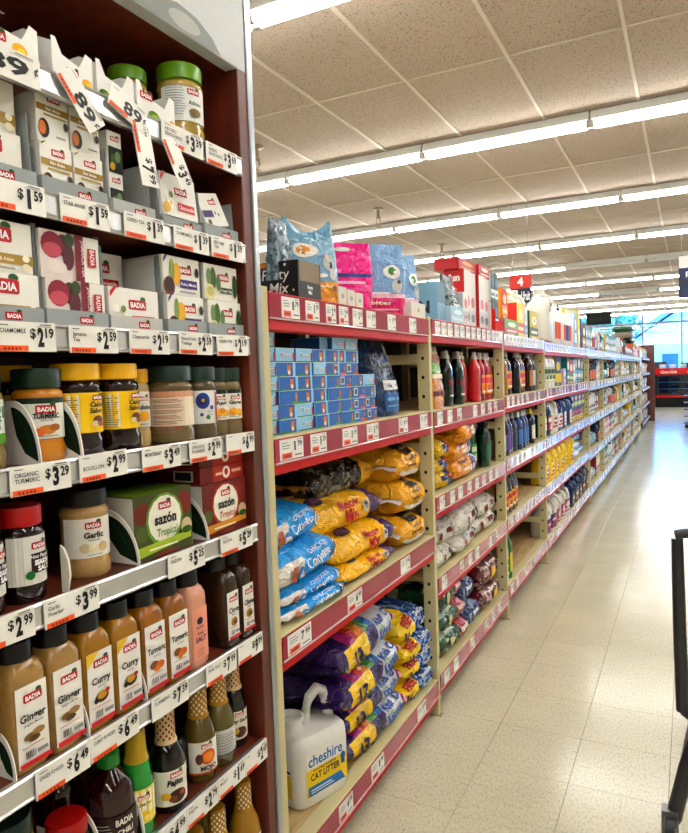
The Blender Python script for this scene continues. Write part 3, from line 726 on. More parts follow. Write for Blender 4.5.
# ---- shelves B and C: tea cartons in grey trays
GREY = '#a9aeae'
def tea(w, h, d, design):
    W = w/2; WH = '#f1efe9'
    base = []
    if design == 'anise':
        base = logo(W*.1, h*.84, w*.42)+[('r', -W, h*.58, W, h*.70, '#a98a35'), ('t', 'Star Anise', 0, h*.61, h*.06, '#ffffff', {'mw': w*.8}), ('r', -W*.6, h*.5, W*.8, h*.54, '#b9a25a'), ('e', -W*.62, h*.26, w*.17, h*.18, '#3a1f16'), ('e', -W*.72, h*.26, w*.11, h*.13, '#d8822e'), ('e', W*.75, h*.4, w*.08, h*.08, '#4a2a20'), ('r', W*.1, h*.14, W*.7, h*.17, '#999999'), ('p', [(-W, h*.92), (-W*.7, h), (-W*.8, h), (-W, h*.97)], '#a98a35')]
    elif design == 'cham_anise':
        base = logo(W*.05, h*.72, w*.42)+[('r', -W, h*.16, W, h*.36, '#b5964a'), ('t', 'Chamomile & Anise', 0, h*.22, h*.075, '#fff8e0', {'mw': w*.9}), ('r', -W*.7, h*.06, W*.5, h*.1, '#b9b3a2'), ('e', W*.8, h*.3, w*.05, h*.07, '#f6f2e0'), ('e', W*.8, h*.12, w*.06, h*.08, '#f0e9cf')]
    elif design == 'jamaica':
        base = [('r', -W, 0, W*.15, h, '#e6dcd8'), ('e', -W*.25, h*.72, w*.12, h*.24, '#5a4a3a'), ('e', -W*.62, h*.70, w*.18, h*.28, '#9a2444'), ('e', -W*.62, h*.60, w*.15, h*.15, '#c45a6b'), ('e', -W*.1, h*.5, w*.1, h*.3, '#6d2f3e'), ('e', -W*.05, h*.85, w*.08, h*.15, '#4c5b34'), ('e', -W*.5, h*.25, w*.16, h*.14, '#ede2dd'), ('r', W*.12, 0, W*.42, h, '#8c1f3c'), ('t', 'JAMAICA TEA', W*.33, h*.5, w*.06, '#f5dfe0', {'rot': -PI/2, 'mw': h*.85}), ('r', W*.55, h*.35, W*.85, h*.75, '#c3202f'), ('t', 'BADIA', W*.63, h*.55, w*.08, '#ffffff', {'rot': -PI/2, 'mw': h*.34})]
    elif design == 'cham':
        base = logo(W*.1, h*.62, w*.36)+[('r', -W*.15, h*.16, W*.8, h*.36, '#cf2230'), ('t', 'Chamomile', W*.32, h*.21, h*.1, '#ffffff', {'mw': w*.42}), ('e', -W*.55, h*.3, w*.09, h*.14, '#f7f4ea'), ('e', -W*.55, h*.3, w*.03, h*.05, '#e7b722'), ('e', -W*.78, h*.5, w*.07, h*.1, '#f7f4ea'), ('e', -W*.5, h*.5, w*.05, h*.08, '#8a9a52'), ('e', -W*.8, h*.18, w*.1, h*.12, '#d6a93c'), ('p', [(-W, h*.75), (-W*.72, h), (-W*.85, h), (-W, h*.88)], '#cf2230')]
    elif design == 'yellow':
        base = logo(W*.2, h*.66, w*.34)+[('e', -W*.3, h*.55, w*.12, h*.28, '#e8b71d'), ('e', -W*.55, h*.62, w*.07, h*.3, '#8fa05a'), ('e', -W*.72, h*.2, w*.15, h*.26, '#7a3b2a'), ('e', -W*.72, h*.24, w*.11, h*.18, '#4b1f18'), ('r', -W*.15, h*.2, W*.8, h*.42, '#5b3f8c'), ('t', 'Ruda y Mezcla', W*.32, h*.27, h*.08, '#ffffff', {'mw': w*.42}), ('e', W*.8, h*.65, w*.06, h*.13, '#2d2a20'), ('p', [(-W, h*.78), (-W*.78, h), (-W*.88, h), (-W, h*.9)], '#5b3f8c'), ('r', -W*.2, h*.08, W*.7, h*.12, '#9990a5')]
    elif design == 'green':
        base = logo(W*.15, h*.66, w*.32)+[('e', -W*.5, h*.6, w*.09, h*.32, '#55703c'), ('e', -W*.75, h*.62, w*.07, h*.25, '#7d9660'), ('e', -W*.2, h*.5, w*.07, h*.24, '#6d8a55'), ('e', -W*.72, h*.22, w*.15, h*.22, '#e5dfae'), ('e', -W*.7, h*.24, w*.10, h*.14, '#c9c27a'), ('e', W*.8, h*.45, w*.08, h*.34, '#3c5a2c'), ('r', -W*.1, h*.22, W*.6, h*.38, '#33512c'), ('t', 'Green Tea', W*.25, h*.26, h*.08, '#ffffff', {'mw': w*.32})]
    elif design == 'dark':
        base = logo(0, h*.82, w*.6)+[('r', -W, 0, W, h*.62, '#26331f'), ('e', -W*.3, h*.3, w*.2, h*.16, '#55703c'), ('e', W*.3, h*.4, w*.2, h*.14, '#7d9660'), ('e', -W*.5, h*.14, w*.18, h*.1, '#d2a63a')]
    elif design == 'bed':
        base = logo(W*.2, h*.72, w*.34)+[('r', -W, h*.28, -W*.1, h*.48, '#4c3577'), ('e', W*.1, h*.4, w*.03, h*.05, '#222'), ('e', W*.35, h*.34, w*.03, h*.05, '#222'), ('e', -W*.7, h*.14, w*.08, h*.08, '#6b5b50')]
    fr = [('r', -W+.0006, .0006, W-.0006, h-.0006, WH)]+base
    return carton(w, h, d, WH, fr, side='#e4e2dc', top='#ecebe6')
zB = LEV['B']-.002; zC = LEV['C']-.002
def tr(w, d, hb, hf, y, z, l, hs=None, c=GREY, lw=.03):
    place_tray(tray(w, d, hb, hf, c, lw, hs), (XF, y, z), l, 'grey tea trays')
tr(.148, .20, .13, .034, .685, zB, 'grey tea tray at the far left of the second wooden shelf', .13)
tr(.142, .20, .13, .034, .838, zB, 'grey tea tray holding star anise cartons', .08)
tr(.112, .20, .12, .030, .975, zB, 'nearly empty grey tea tray with dark green cartons', .12, '#c3c5c2')
tr(.118, .20, .11, .026, 1.112, zB, 'grey tea tray holding one chamomile carton with red band', .11)
tr(.122, .20, .10, .034, 1.243, zB, 'grey tea tray under the leaning white carton', .10)
TB = {k: tea(.064, .088, .14, k) for k in ('anise',)}
for i in (0, 1):
    for j in (0, 1):
        place(TB['anise'], 'tea_carton', (XF-.008-.004*j, .806+.068*i, zB+.004+.0885*j), '%s star anise tea carton with brown spice print, %s of its pair' % (('lower', 'upper')[j], ('left', 'right')[i]), 'tea carton', 'star anise cartons')
place(tea(.13, .088, .15, 'cham_anise'), 'tea_carton', (XF-.02, .683, zB+.004), 'white tea carton low in the far left tray of the second wooden shelf', 'tea carton')
place(tea(.13, .088, .15, 'cham_anise'), 'tea_carton', (XF-.03, .683, zB+.093), 'white tea carton topmost in the far left tray of the second wooden shelf', 'tea carton')
for j in (0, 1): place(tea(.034, .075, .12, 'dark'), 'tea_carton', (XF-.01, .940, zB+.004+.0755*j), '%s narrow dark green tea carton left in the nearly empty tray' % ('lower', 'upper')[j], 'tea carton', 'dark green tea cartons')
place(tea(.108, .088, .12, 'cham'), 'tea_carton', (XF-.004, 1.112, zB+.029), 'chamomile tea carton with red band on the second wooden shelf', 'tea carton', rot=(0, -.10, 0))
place(tea(.085, .078, .03, 'bed'), 'tea_carton', (XF-.006, 1.240, zB+.036), 'white tea carton with purple patch leaning back at the right of second wooden shelf', 'tea carton', rot=(.22, -.28, 0))
tr(.150, .20, .17, .030, .683, zC, 'grey tea tray at the far left of the third wooden shelf', .17)
tr(.134, .20, .17, .032, .828, zC, 'grey tea tray holding purple hibiscus cartons', .17)
tr(.138, .20, .155, .030, .967, zC, 'grey tea tray with a single low chamomile carton', .155, '#c9c9c5')
tr(.124, .20, .16, .032, 1.112, zC, 'grey tea tray with yellow flower cartons and white patch', .16)
tr(.130, .20, .16, .032, 1.245, zC, 'grey tea tray with green leaf cartons at the right end', .16)
for des, y, w_, nm, n in [('cham_anise', .683, .136, 'chamomile and anise tea carton with tan band', 2), ('jamaica', .828, .124, 'hibiscus tea carton with dark red flower print', 2), ('yellow', 1.112, .114, 'yellow flower tea carton with purple band', 2), ('green', 1.245, .120, 'green leaf tea carton', 2)]:
    kd = tea(w_, .079, .16, des)
    for j in range(n): place(kd, 'tea_carton', (XF-.006-.003*j, y+.003*(1-2*j), zC+.004+.0795*j), '%s, %s of two stacked on third wooden shelf' % (nm, ('lower', 'upper')[j]), 'tea carton', nm+'s')
kd = tea(.128, .079, .08, 'cham')
place(kd, 'tea_carton', (XF-.006, .967, zC+.004), 'chamomile tea carton alone in front of the half empty third-shelf tray', 'tea carton')
place(kd, 'tea_carton', (XF-.095, .965, zC+.084), 'chamomile tea carton standing behind, upper in the half empty tray', 'tea carton')
place(kd, 'tea_carton', (XF-.095, .965, zC+.004), 'chamomile tea carton standing behind, lower in the half empty tray', 'tea carton')

# ---- shelf D: round spice jars
zD = LEV['D']-.002
LT = lab('#ecebe4', std_label('TURMERIC', '#222222', [(0, .22, .014, .008, '#c98a2e'), (.012, .27, .01, .006, '#b06f1e'), (-.012, .17, .008, .007, '#d9722a')], top='#1d3d2c', sub='GROUND'))
LTj = jar(.041, .157, .034, '#14402c', '#c98c26', LT, .040, .108, a0=-.35)
LB = lab('#fbd40f', lambda w, a, b2: [('r', -w, a, w, b2, '#fbd40f'), ('r', -w+.002, a+.004, -.016, b2-.004, '#e9e6d4')]+lines(-w+.004, -.018, b2-.009, 15, .0041, '#6a6a62')+[('t', 'Caldo', .014, a+.046, .0085, '#1c1c1c', {'b': .04, 'sl': .2}), ('t', 'Sabor', .013, a+.035, .0085, '#1c1c1c', {'b': .04, 'sl': .2}), ('e', .016, a+.022, .011, .008, '#7b4a1f'), ('e', .010, a+.016, .007, .005, '#e9dcc0'), ('e', .022, a+.015, .007, .005, '#a8532a')]+logo(.018, a+.062, .024))
LBj = jar(.044, .165, .030, '#fbcb12', '#2a0d09', LB, .042, .113, a0=-.25, arc=2.5, bodymat='gloss')
LM = lab('#eceae2', std_label('Adobo', '#333333', [(0, .3, .012, .01, '#e8b21e')], lg=.024))
LMj = jar(.027, .155, .028, '#e7b41a', '#c7b283', LM, .04, .11, a0=-.2)
LK = lab('#e8d9c4', lambda w, a, b2: [('r', -w, b2-.012, w, b2, '#dba98c'), ('r', w*.2, a, w, b2-.012, '#f0e4cf')]+lines(-w*.75, w*.15, b2-.012, 14, .0055, '#b06a50')+lines(-w*.75, w*.1, b2-.02, 6, .011, '#9a8a7a')+bars(w*.62, w*.8, a+.045, a+.072))
LKj = jar(.051, .160, .032, '#28473f', '#7a6a48', LK, .036, .108, a0=-.45, arc=2.8)
LFx = lab('#e6e6e2', lambda w, a, b2: [('e', -.008, a+.05, .016, .018, '#2f4a9b'), ('e', -.008, a+.05, .008, .009, '#21306b'), ('e', -.008, a+.051, .004, .004, '#c9a53a'), ('e', .012, a+.035, .005, .005, '#4a63b0'), ('e', -.012, a+.02, .004, .004, '#4a63b0'), ('e', .002, a+.014, .005, .005, '#5a8a4a'), ('r', .024, a, .03, b2-.004, '#c3202f')]+lines(.0, .018, a+.026, 2, .006, '#777777'))
LFj = jar(.039, .158, .031, '#28473f', '#6f6146', LFx, .034, .106, a0=-.45)
LG = lab('#f0eee6', std_label('Fungi', '#222222', [(-.008, .24, .01, .009, '#e8a91c'), (.008, .22, .01, .008, '#f0bb35'), (0, .3, .008, .006, '#d8931a')], top='#1d3d2c', lg=.024, tw=.036))
LGj = jar(.031, .155, .031, '#123b28', '#877650', LG, .038, .106, a0=-.35)
LGi = jar(.031, .155, .031, '#123b28', '#877650', lab('#f0eee6', std_label('Ginger', '#222222', [(-.008, .24, .01, .009, '#e8a91c'), (.008, .22, .01, .008, '#f0bb35')], top='#1d3d2c', lg=.024, tw=.036)), .038, .106, a0=-.35)
LC = lab('#e9eee6', lambda w, a, b2: [('r', -w, b2-.03, w, b2-.012, '#1f6a4a'), ('t', 'BADIA', 0, b2-.027, .010, '#ffffff', {'b': .03}), ('t', 'Complete', 0, a+.034, .007, '#1c3a22'), ('t', 'Seasoning', 0, a+.024, .006, '#1c3a22'), ('r', -w, a, w, a+.016, '#6aa53a')])
LCj = jar(.033, .155, .032, '#14402c', '#9c8b5e', LC, .04, .11, a0=-.2)
for kd, y, x, l, nm in [(LCj, .668, -.06, 'seasoning jar with dark green lid at the far left of the jar shelf', 'g'), (LTj, .777, -.066, 'turmeric jar with dark green lid and orange powder', 'g'), (LBj, .861, -.068, 'dark bouillon jar with yellow lid and yellow label, left of two', 'y'), (LBj, .953, -.066, 'dark bouillon jar with yellow lid and yellow label, right of two', 'y'),
                        (LBj, .80, -.17, 'yellow-lidded jar hidden behind the left bouillon jar', 'y'), (LMj, 1.015, -.075, 'slim pale seasoning jar with yellow lid beside the bouillon jars', 'y'), (LKj, 1.098, -.062, 'wide grey-brown spice jar turned to its ingredients text', 'k'), (LFj, 1.184, -.052, 'flax seed jar with blue flower label and dark lid', 'k'),
                        (LGj, 1.238, -.052, 'spice jar with yellow picture label, left of the pair at the panel', 'k'), (LGi, 1.281, -.044, 'spice jar with yellow picture label nearest the side panel', 'k'), (LGj, 1.08, -.17, 'small dark-lidded jar behind the wide grey-brown jar', 'k'), (LGj, .72, -.15, 'dark-lidded jar standing behind the turmeric jar', 'k')]:
    place(kd, 'spice_jar', (x, y, zD), l, 'jar', 'spice jars on the jar shelf')
lt = leaf_tray(.10, .10, .105)
for y, l in [(.778, 'white jar tray with leaf-printed side under the turmeric jar'), (.862, 'white jar tray with leaf-printed side under the left bouillon jar')]:
    o = ob('display_tray', None, None, (.0, y-.0, zD), (0, 0, 0)); 
    for p in lt:
        if p[0] in ('side_wall',) and p[2] > 0: continue
        if p[0] == 'back_wall': continue
        ob(p[0], p[1], o, (-.004, p[2] if len(p) > 2 else 0, 0), (0, 0, 0))
    tag(o, l, 'tray', 'leaf-printed jar trays')

# ---- shelf E
zE = LEV['E']-.002
LS = lab('#e6e4de', lambda w, a, b2: [('r', -w, a, w, b2, '#e6e4de')]+[('r', -w+.006*i, a, -w+.006*i+.0008, b2, '#c9c6bd') for i in range(5)]+logo(.008, a+.062, .028)+[('r', -.008, a+.018, w*.8, a+.050, '#3a1a18'), ('t', 'Hot Pepper', .010, a+.042, .006, '#ffffff', {'sl': .3}), ('t', 'SEASON', .012, a+.031, .008, '#ffffff', {'b': .05, 'mw': .03}), ('t', 'SALT', .014, a+.021, .008, '#ffffff', {'b': .05}), ('e', -.010, a+.016, .007, .007, '#1f7a3a')])
LSj = jar(.036, .155, .032, '#c01818', '#2b0f10', LS, .030, .108, a0=-.05, arc=2.4, bodymat='gloss', waist=.97)
place(LSj, 'spice_jar', (-.055, .719, zE), 'seasoning salt jar with red cap beside the garlic jar', 'jar', 'red-cap jars')
place(jar(.036, .155, .032, '#151515', '#3a1512', LS, .030, .108, a0=.2, bodymat='gloss', waist=.97), 'spice_jar', (-.05, .640, zE), 'dark-capped jar at the far left beside the red-cap salt jar', 'jar', 'red-cap jars')
place(jar(.035, .15, .03, '#151515', '#3a1512', LS, .030, .105, a0=.2, bodymat='gloss', waist=.97), 'spice_jar', (-.15, .745, zE), 'dark-capped jar in shadow behind the red-cap salt jar', 'jar', 'red-cap jars')
LGa = lab('#efece4', lambda w, a, b2: logo(0, a+.058, .03)+[('t', 'Garlic', 0, a+.036, .0105, '#222222', {'b': .04}), ('t', 'POWDER', 0, a+.030, .0035, '#555555'), ('e', -.016, a+.018, .010, .009, '#d8c7a4'), ('e', .0, a+.016, .011, .009, '#e6dabd'), ('e', .016, a+.018, .009, .009, '#cdb88d'), ('e', -.004, a+.022, .006, .005, '#f0e8d4')]+lines(-.014, .014, a+.005, 1, .003))
place(jar(.044, .158, .030, '#17130f', '#b99a68', LGa, .037, .108, a0=-.35), 'spice_jar', (-.075, .868, zE), 'garlic powder jar with black lid and white label', 'jar')
place([('card', MB().prism([(0, 0), (.012, 0), (.020, .03), (.018, .055), (.008, .075), (0, .08)], lambda a, b2, q: (a, q, b2), 0, .004, '#d9d6cc').mesh('card', 'card', smooth=False))], 'shelf_divider', (-.022, .768, zE), 'curved white card divider right of the red-cap salt jar', 'divider')
def sazon(w, h, d, main, dark, ban, tail, side):
    W = w/2
    fr = [('r', -W, 0, W, h, dark), ('e', -W*.75, h*.72, w*.14, h*.17, '#7a2b22'), ('e', W*.72, h*.75, w*.13, h*.2, '#8c2f28'), ('e', W*.78, h*.35, w*.1, h*.14, '#d9c9a6'), ('e', -W*.8, h*.4, w*.1, h*.12, '#5f6f2f'), ('e', 0, h*.56, w*.33, h*.42, main), ('e', 0, h*.57, w*.29, h*.37, '#f1efe2')]
    fr += logo(0, h*.78, w*.22)
    fr += [('t', 'saz\u00f3n', 0, h*.50, h*.17, '#161616', {'b': .03, 'w': w*.38}), ('t', 'Tropical', w*.02, h*.31, h*.13, tail, {'w': w*.36}), ('p', [(-W, h*.06), (W*.9, h*.16), (W*.9, h*.27), (-W, h*.22)], ban), ('r', -W*.6, h*.13, W*.4, h*.16, '#f3f0d0'), ('e', W*.75, h*.3, w*.09, h*.06, '#3c6a22'), ('e', 0, h*.04, w*.2, h*.04, '#8c3a22')]
    return carton(w, h, d, dark, fr, side=side, top=main)
place(sazon(.165, .128, .12, '#7ca02e', '#55602c', '#a9bf2d', '#6f9a2e', '#d8d6ce'), 'seasoning_carton', (XF-.012, 1.025, zE+.001), 'green tropical seasoning carton with white round label', 'carton')
place(sazon(.158, .118, .12, '#b5351c', '#7d2a1c', '#d99a22', '#c4501e', '#d8d6ce'), 'seasoning_carton', (XF-.012, 1.226, zE+.001), 'orange-red tropical seasoning carton with white round label', 'carton')
def flat_c():
    w, h, d = .158, .036, .12; W = w/2
    return carton(w, h, d, '#b8321a', [('r', -W, 0, W, h, '#b5311b'), ('r', -W, 0, -W*.45, h, '#7d1f14'), ('r', -W*.4, h*.3, W*.2, h*.7, '#c8452a'), ('e', W*.15, h*.5, .014, .014, '#f0ece2'), ('e', W*.15, h*.52, .007, .008, '#c3202f'), ('r', W*.4, h*.4, W*.85, h*.6, '#e8b49c'), ('r', -W*.35, h*.4, -W*.05, h*.55, '#f0c9a6')], side='#6d1c12', top='#a02c18', sidei=[('r', -.075, .006, -.02, .03, '#d9d4c8'), ('r', -.07, .009, -.025, .027, '#3a3a3a')])
fc = flat_c()
place(fc, 'seasoning_carton', (XF-.016, 1.226, zE+.120), 'flat red carton lying on the orange-red seasoning carton, lower one', 'carton', 'flat red cartons')
place(fc, 'seasoning_carton', (XF-.018, 1.228, zE+.157), 'flat red carton lying uppermost above the orange-red seasoning carton', 'carton', 'flat red cartons')
for y, l in [(.985, 'white leaf-printed tray side beside the green seasoning carton'), (1.192, 'white leaf-printed tray side between green and orange seasoning cartons')]:
    lt2 = leaf_tray(.10, .135, .105)
    o = ob('display_tray', None, None, (-.008, y, zE))
    for p in lt2:
        if p[0] == 'back_wall' or (len(p) > 2 and p[2] > 0): continue
        if p[0] == 'base': continue
        ob(p[0], p[1], o, (0, p[2], 0))
    tag(o, l, 'tray', 'leaf-printed tray sides')

# ---- shelf F: square shaker bottles
zF = LEV['F']-.002
ginger_pic = [(-.006, .36, .013, .006, '#8a6a3c'), (.008, .39, .012, .006, '#a5824d'), (.0, .32, .011, .005, '#6f5230')]
curry_pic = [(0, .36, .015, .010, '#3b2c1c'), (0, .38, .011, .007, '#c99a2a'), (.012, .42, .006, .004, '#b5281e'), (-.014, .33, .005, .005, '#2a1d14')]
turm_pic = [(-.008, .38, .012, .008, '#8a5a2a'), (.008, .35, .012, .008, '#d9731d'), (.0, .31, .008, .006, '#e08a2a')]
KG = sqbottle(.0695, .072, .205, '#ab8a54', lab('#efece6', sq_label('Ginger', '#1c1c1c', ginger_pic, 'Jengibre Molido')), l0=.012, l1=.140, labw=.057)
KC = sqbottle(.0695, .072, .205, '#a67a1a', lab('#efece6', sq_label('Curry', '#1c1c1c', curry_pic, 'Powder', corner='#e9c21d')), l0=.012, l1=.140, labw=.057)
KT = sqbottle(.067, .072, .205, '#a06a14', lab('#efece6', sq_label('Turmeric', '#1c1c1c', turm_pic, 'Curcuma')), l0=.012, l1=.140, labw=.055)
KP = sqbottle(.064, .072, .205, '#d9a58c', lab('#e8a48f', lambda w, a, b2: [('e', 0, a+.082, .010, .008, '#2b2f4a'), ('t', 'BADIA', 0, a+.066, .006, '#2b2f4a'), ('t', 'PINK', 0, a+.052, .007, '#7a2b3c'), ('t', 'SALT', 0, a+.038, .011, '#3a2a5a', {'b': .03})]+lines(-.014, .014, a+.02, 3, .006, '#a86a5c')), l0=.018, l1=.128, labw=.048)
KD = sqbottle(.057, .10, .205, '#4a3322', lab('#efece6', sq_label('Clove', '#1c1c1c', [(0, .36, .012, .010, '#b58a2a'), (.004, .34, .007, .005, '#6a4a1c')], 'Molido', lg=.03)), l0=.02, l1=.128, labw=.042)
for i, (kd, y, x, l) in enumerate([(KG, .689, -.048, 'ground ginger shaker with tan powder, left of two'), (KG, .760, -.048, 'ground ginger shaker with tan powder, right of two'), (KC, .829, -.048, 'curry powder shaker with yellow label corner, left of two'), (KC, .899, -.048, 'curry powder shaker with yellow label corner, right of two'),
                                 (KT, .969, -.048, 'turmeric shaker with orange root label, left of two'), (KT, 1.037, -.048, 'turmeric shaker with orange root label, right of two'), (KP, 1.103, -.048, 'pink salt shaker with pink label'), (KD, 1.221, -.062, 'dark brown spice shaker, left of two by the side panel'), (KD, 1.281, -.062, 'dark brown spice shaker nearest the side panel')]):
    place(kd, 'spice_shaker', (x, y, zF), l, 'spice bottle', 'square spice shakers')
for i, (kd, y) in enumerate([(KG, .715), (KC, .87), (KT, 1.02)]):
    place(kd, 'spice_shaker', (-.14, y, zF), 'spice shaker in shadow behind the %s shakers' % ('ginger', 'curry', 'turmeric')[i], 'spice bottle', 'square spice shakers')
lt3 = leaf_tray(.09, .06, .072)
for y, l in [(.695, 'white leaf-printed tray side at the left of the ginger shakers'), (.839, 'small leaf-printed tray side between ginger and curry shakers'), (.979, 'small leaf-printed tray side between curry and turmeric shakers')]:
    o = ob('display_tray', None, None, (-.006, y, zF))
    for p in lt3:
        if p[0] in ('back_wall', 'base') or (len(p) > 2 and p[2] > 0): continue
        ob(p[0], p[1], o, (0, p[2], 0))
    tag(o, l, 'tray', 'leaf-printed tray sides')

# ---- shelf G: sauces and marinades
zG = LEV['G']-.002
KM = sauce(.043, .192, '#3a0f0c', None, '#1c8a34', lab('#3a0f0c', lambda w, a, b2: [('r', -w, a, w, b2, '#3a1110')]+[('t', 'BADIA', .01, a+.046, .012, '#f0ece6', {'b': .03, 'mw': .036}), ('t', 'CHILI', .01, a+.028, .010, '#f0ece6', {'b': .03}), ('t', 'SRIRACHA', .01, a+.015, .006, '#f0ece6')]+lines(-w*.9, -.014, a+.05, 7, .006, '#c9c4be')), .02, .085, necklen=.3, neckr=.014)
KL = sauce(.029, .205, '#1f9a3c', '#b59b1e', None, lab('#e9df8a', lambda w, a, b2: [('r', -w, a, w, b2, '#e6d24a'), ('r', -w*.8, a+.02, w*.8, b2-.004, '#f2efe0')]+logo(0, a+.052, .024)+[('t', 'LEMON', 0, a+.036, .006, '#3a3a1a'), ('e', 0, a+.016, .011, .010, '#e8c61e'), ('e', .004, a+.012, .006, .005, '#f3e27a')]), .03, .098, neckr=.0155, necklen=.38)
KF = sauce(.037, .205, '#1d0d0a', '#d6bf95', None, lab('#ece7da', lambda w, a, b2: logo(.004, a+.062, .028)+[('t', 'Fajita', 0, a+.042, .012, '#1c1c1c', {'b': .04, 'sl': .2}), ('e', .004, a+.018, .020, .014, '#4a2414'), ('e', -.006, a+.014, .009, .006, '#8a4a22'), ('e', -.02, a+.022, .01, .008, '#d9b23a'), ('e', .014, a+.022, .006, .005, '#b5652a')]), .018, .090, dots='#8e2f22', neckr=.0155, necklen=.42)
KO = sauce(.035, .205, '#6a5a22', '#b5861f', None, lab('#ece9df', lambda w, a, b2: logo(.0, a+.060, .026)+[('e', .002, a+.036, .018, .017, '#d9661a'), ('e', .002, a+.036, .012, .011, '#ee9a3c'), ('e', -.018, a+.034, .008, .012, '#6a3a22'), ('t', 'MOJO', .002, a+.008, .010, '#222222', {'b': .05}), ('r', -w, a, w, a+.004, '#c9661d')]), .022, .092, dots='#e6dcb8', neckr=.0155)
KB = sauce(.035, .205, '#6c6130', '#b5861f', None, lab('#d9d8d2', lambda w, a, b2: lines(-w*.8, w*.7, b2-.01, 9, .0065, '#77787a')+lines(-w*.8, w*.7, b2-.013, 8, .0065, '#9a9b9c')), .03, .085, dots='#e6dcb8', neckr=.0155)
KD2 = sauce(.030, .205, '#170b0a', '#d6bf95', None, lab('#ece7da', lambda w, a, b2: logo(.0, a+.060, .024)+[('t', 'Soy Garlic', 0, a+.042, .008, '#1c1c1c', {'b': .04, 'sl': .2}), ('e', 0, a+.018, .016, .013, '#5a3a14'), ('e', -.012, a+.022, .008, .008, '#d9b23a')]), .022, .09, dots='#8e2f22', neckr=.0145)
for kd, y, x, l in [(KM, .873, -.052, 'maroon chili sauce bottle with green cap'), (KM, .83, -.14, 'maroon chili sauce bottle in shadow behind the green-capped one'), (KL, .930, -.04, 'green lemon bottle with lemon neck wrap, front of two'), (KL, .985, -.10, 'green lemon bottle with lemon neck wrap, behind the front one'), (KF, 1.018, -.045, 'dark fajita sauce bottle with cream neck wrap, front of two'),
                    (KF, 1.09, -.115, 'dark fajita sauce bottle with cream neck wrap, rear of two'), (KO, 1.128, -.050, 'orange marinade bottle with dotted mustard neck'), (KB, 1.196, -.048, 'olive marinade bottle turned to its grey text label'), (KD2, 1.268, -.06, 'dark soy sauce bottle with cream neck nearest the side panel')]:
    place(kd, 'sauce_bottle', (x, y, zG), l, 'bottle', 'sauce bottles', rot=(0, 0, -.42))
place(jar(.045, .19, .034, '#123326', '#8a7a52', LC, .04, .12, a0=-.2), 'spice_jar', (-.06, .66, zG), 'dark-green-lidded jar low at the far left corner', 'jar')
place(jar(.036, .12, .03, '#b01818', '#3a1512', LS, .020, .078, a0=-.1, bodymat='gloss'), 'spice_jar', (-.055, .775, zG), 'red-capped jar low left beside the maroon chili bottle', 'jar')
lt4 = leaf_tray(.09, .09, .11)
for y, l in [(.79, 'leaf-printed tray side left of the maroon chili bottle'), (.855, 'leaf-printed tray side in front of the maroon chili bottles'), (.952, 'leaf-printed tray side between chili and lemon bottles')]:
    o = ob('display_tray', None, None, (-.004, y, zG))
    for p in lt4:
        if p[0] in ('back_wall', 'base') or (len(p) > 2 and p[2] > 0): continue
        ob(p[0], p[1], o, (0, p[2], 0))
    tag(o, l, 'tray', 'leaf-printed tray sides')
# ---- bottom shelf H
zH = LEV['H']-.002
KY = sauce(.038, .225, '#a8801c', '#b5861f', None, lab('#ece9df', lambda w, a, b2: [('p', [(-w, a+.02), (w, a+.055), (w, a), (-w, a)], '#d9661a')]+logo(.006, a+.058, .026)+[('e', .004, a+.03, .014, .01, '#2c5a2c'), ('t', 'MOJO', 0, a+.008, .009, '#ffffff', {'b': .04})]), .03, .10, dots='#f0e8c8', neckr=.0155, necklen=.40)
KY2 = sauce(.036, .215, '#7d6f2a', '#b5861f', None, lab('#ece9df', lambda w, a, b2: [('p', [(-w, a+.03), (w, a+.06), (w, a), (-w, a)], '#b5301e')]+logo(.0, a+.058, .026)), .03, .10, dots='#f0e8c8', neckr=.0155, necklen=.40)
for kd, y, x, l in [(KY2, 1.09, -.045, 'olive marinade bottle on the lowest shelf, left of the row'), (KY2, 1.175, -.05, 'olive marinade bottle on the lowest shelf, middle of the row'), (KY2, 1.22, -.14, 'olive marinade bottle on the lowest shelf, standing behind'), (KY, 1.27, -.045, 'yellow orange-mojo bottle on the lowest shelf by the side panel')]:
    place(kd, 'sauce_bottle', (x, y, zH), l, 'bottle', 'sauce bottles on the lowest shelf', rot=(0, 0, -.3))

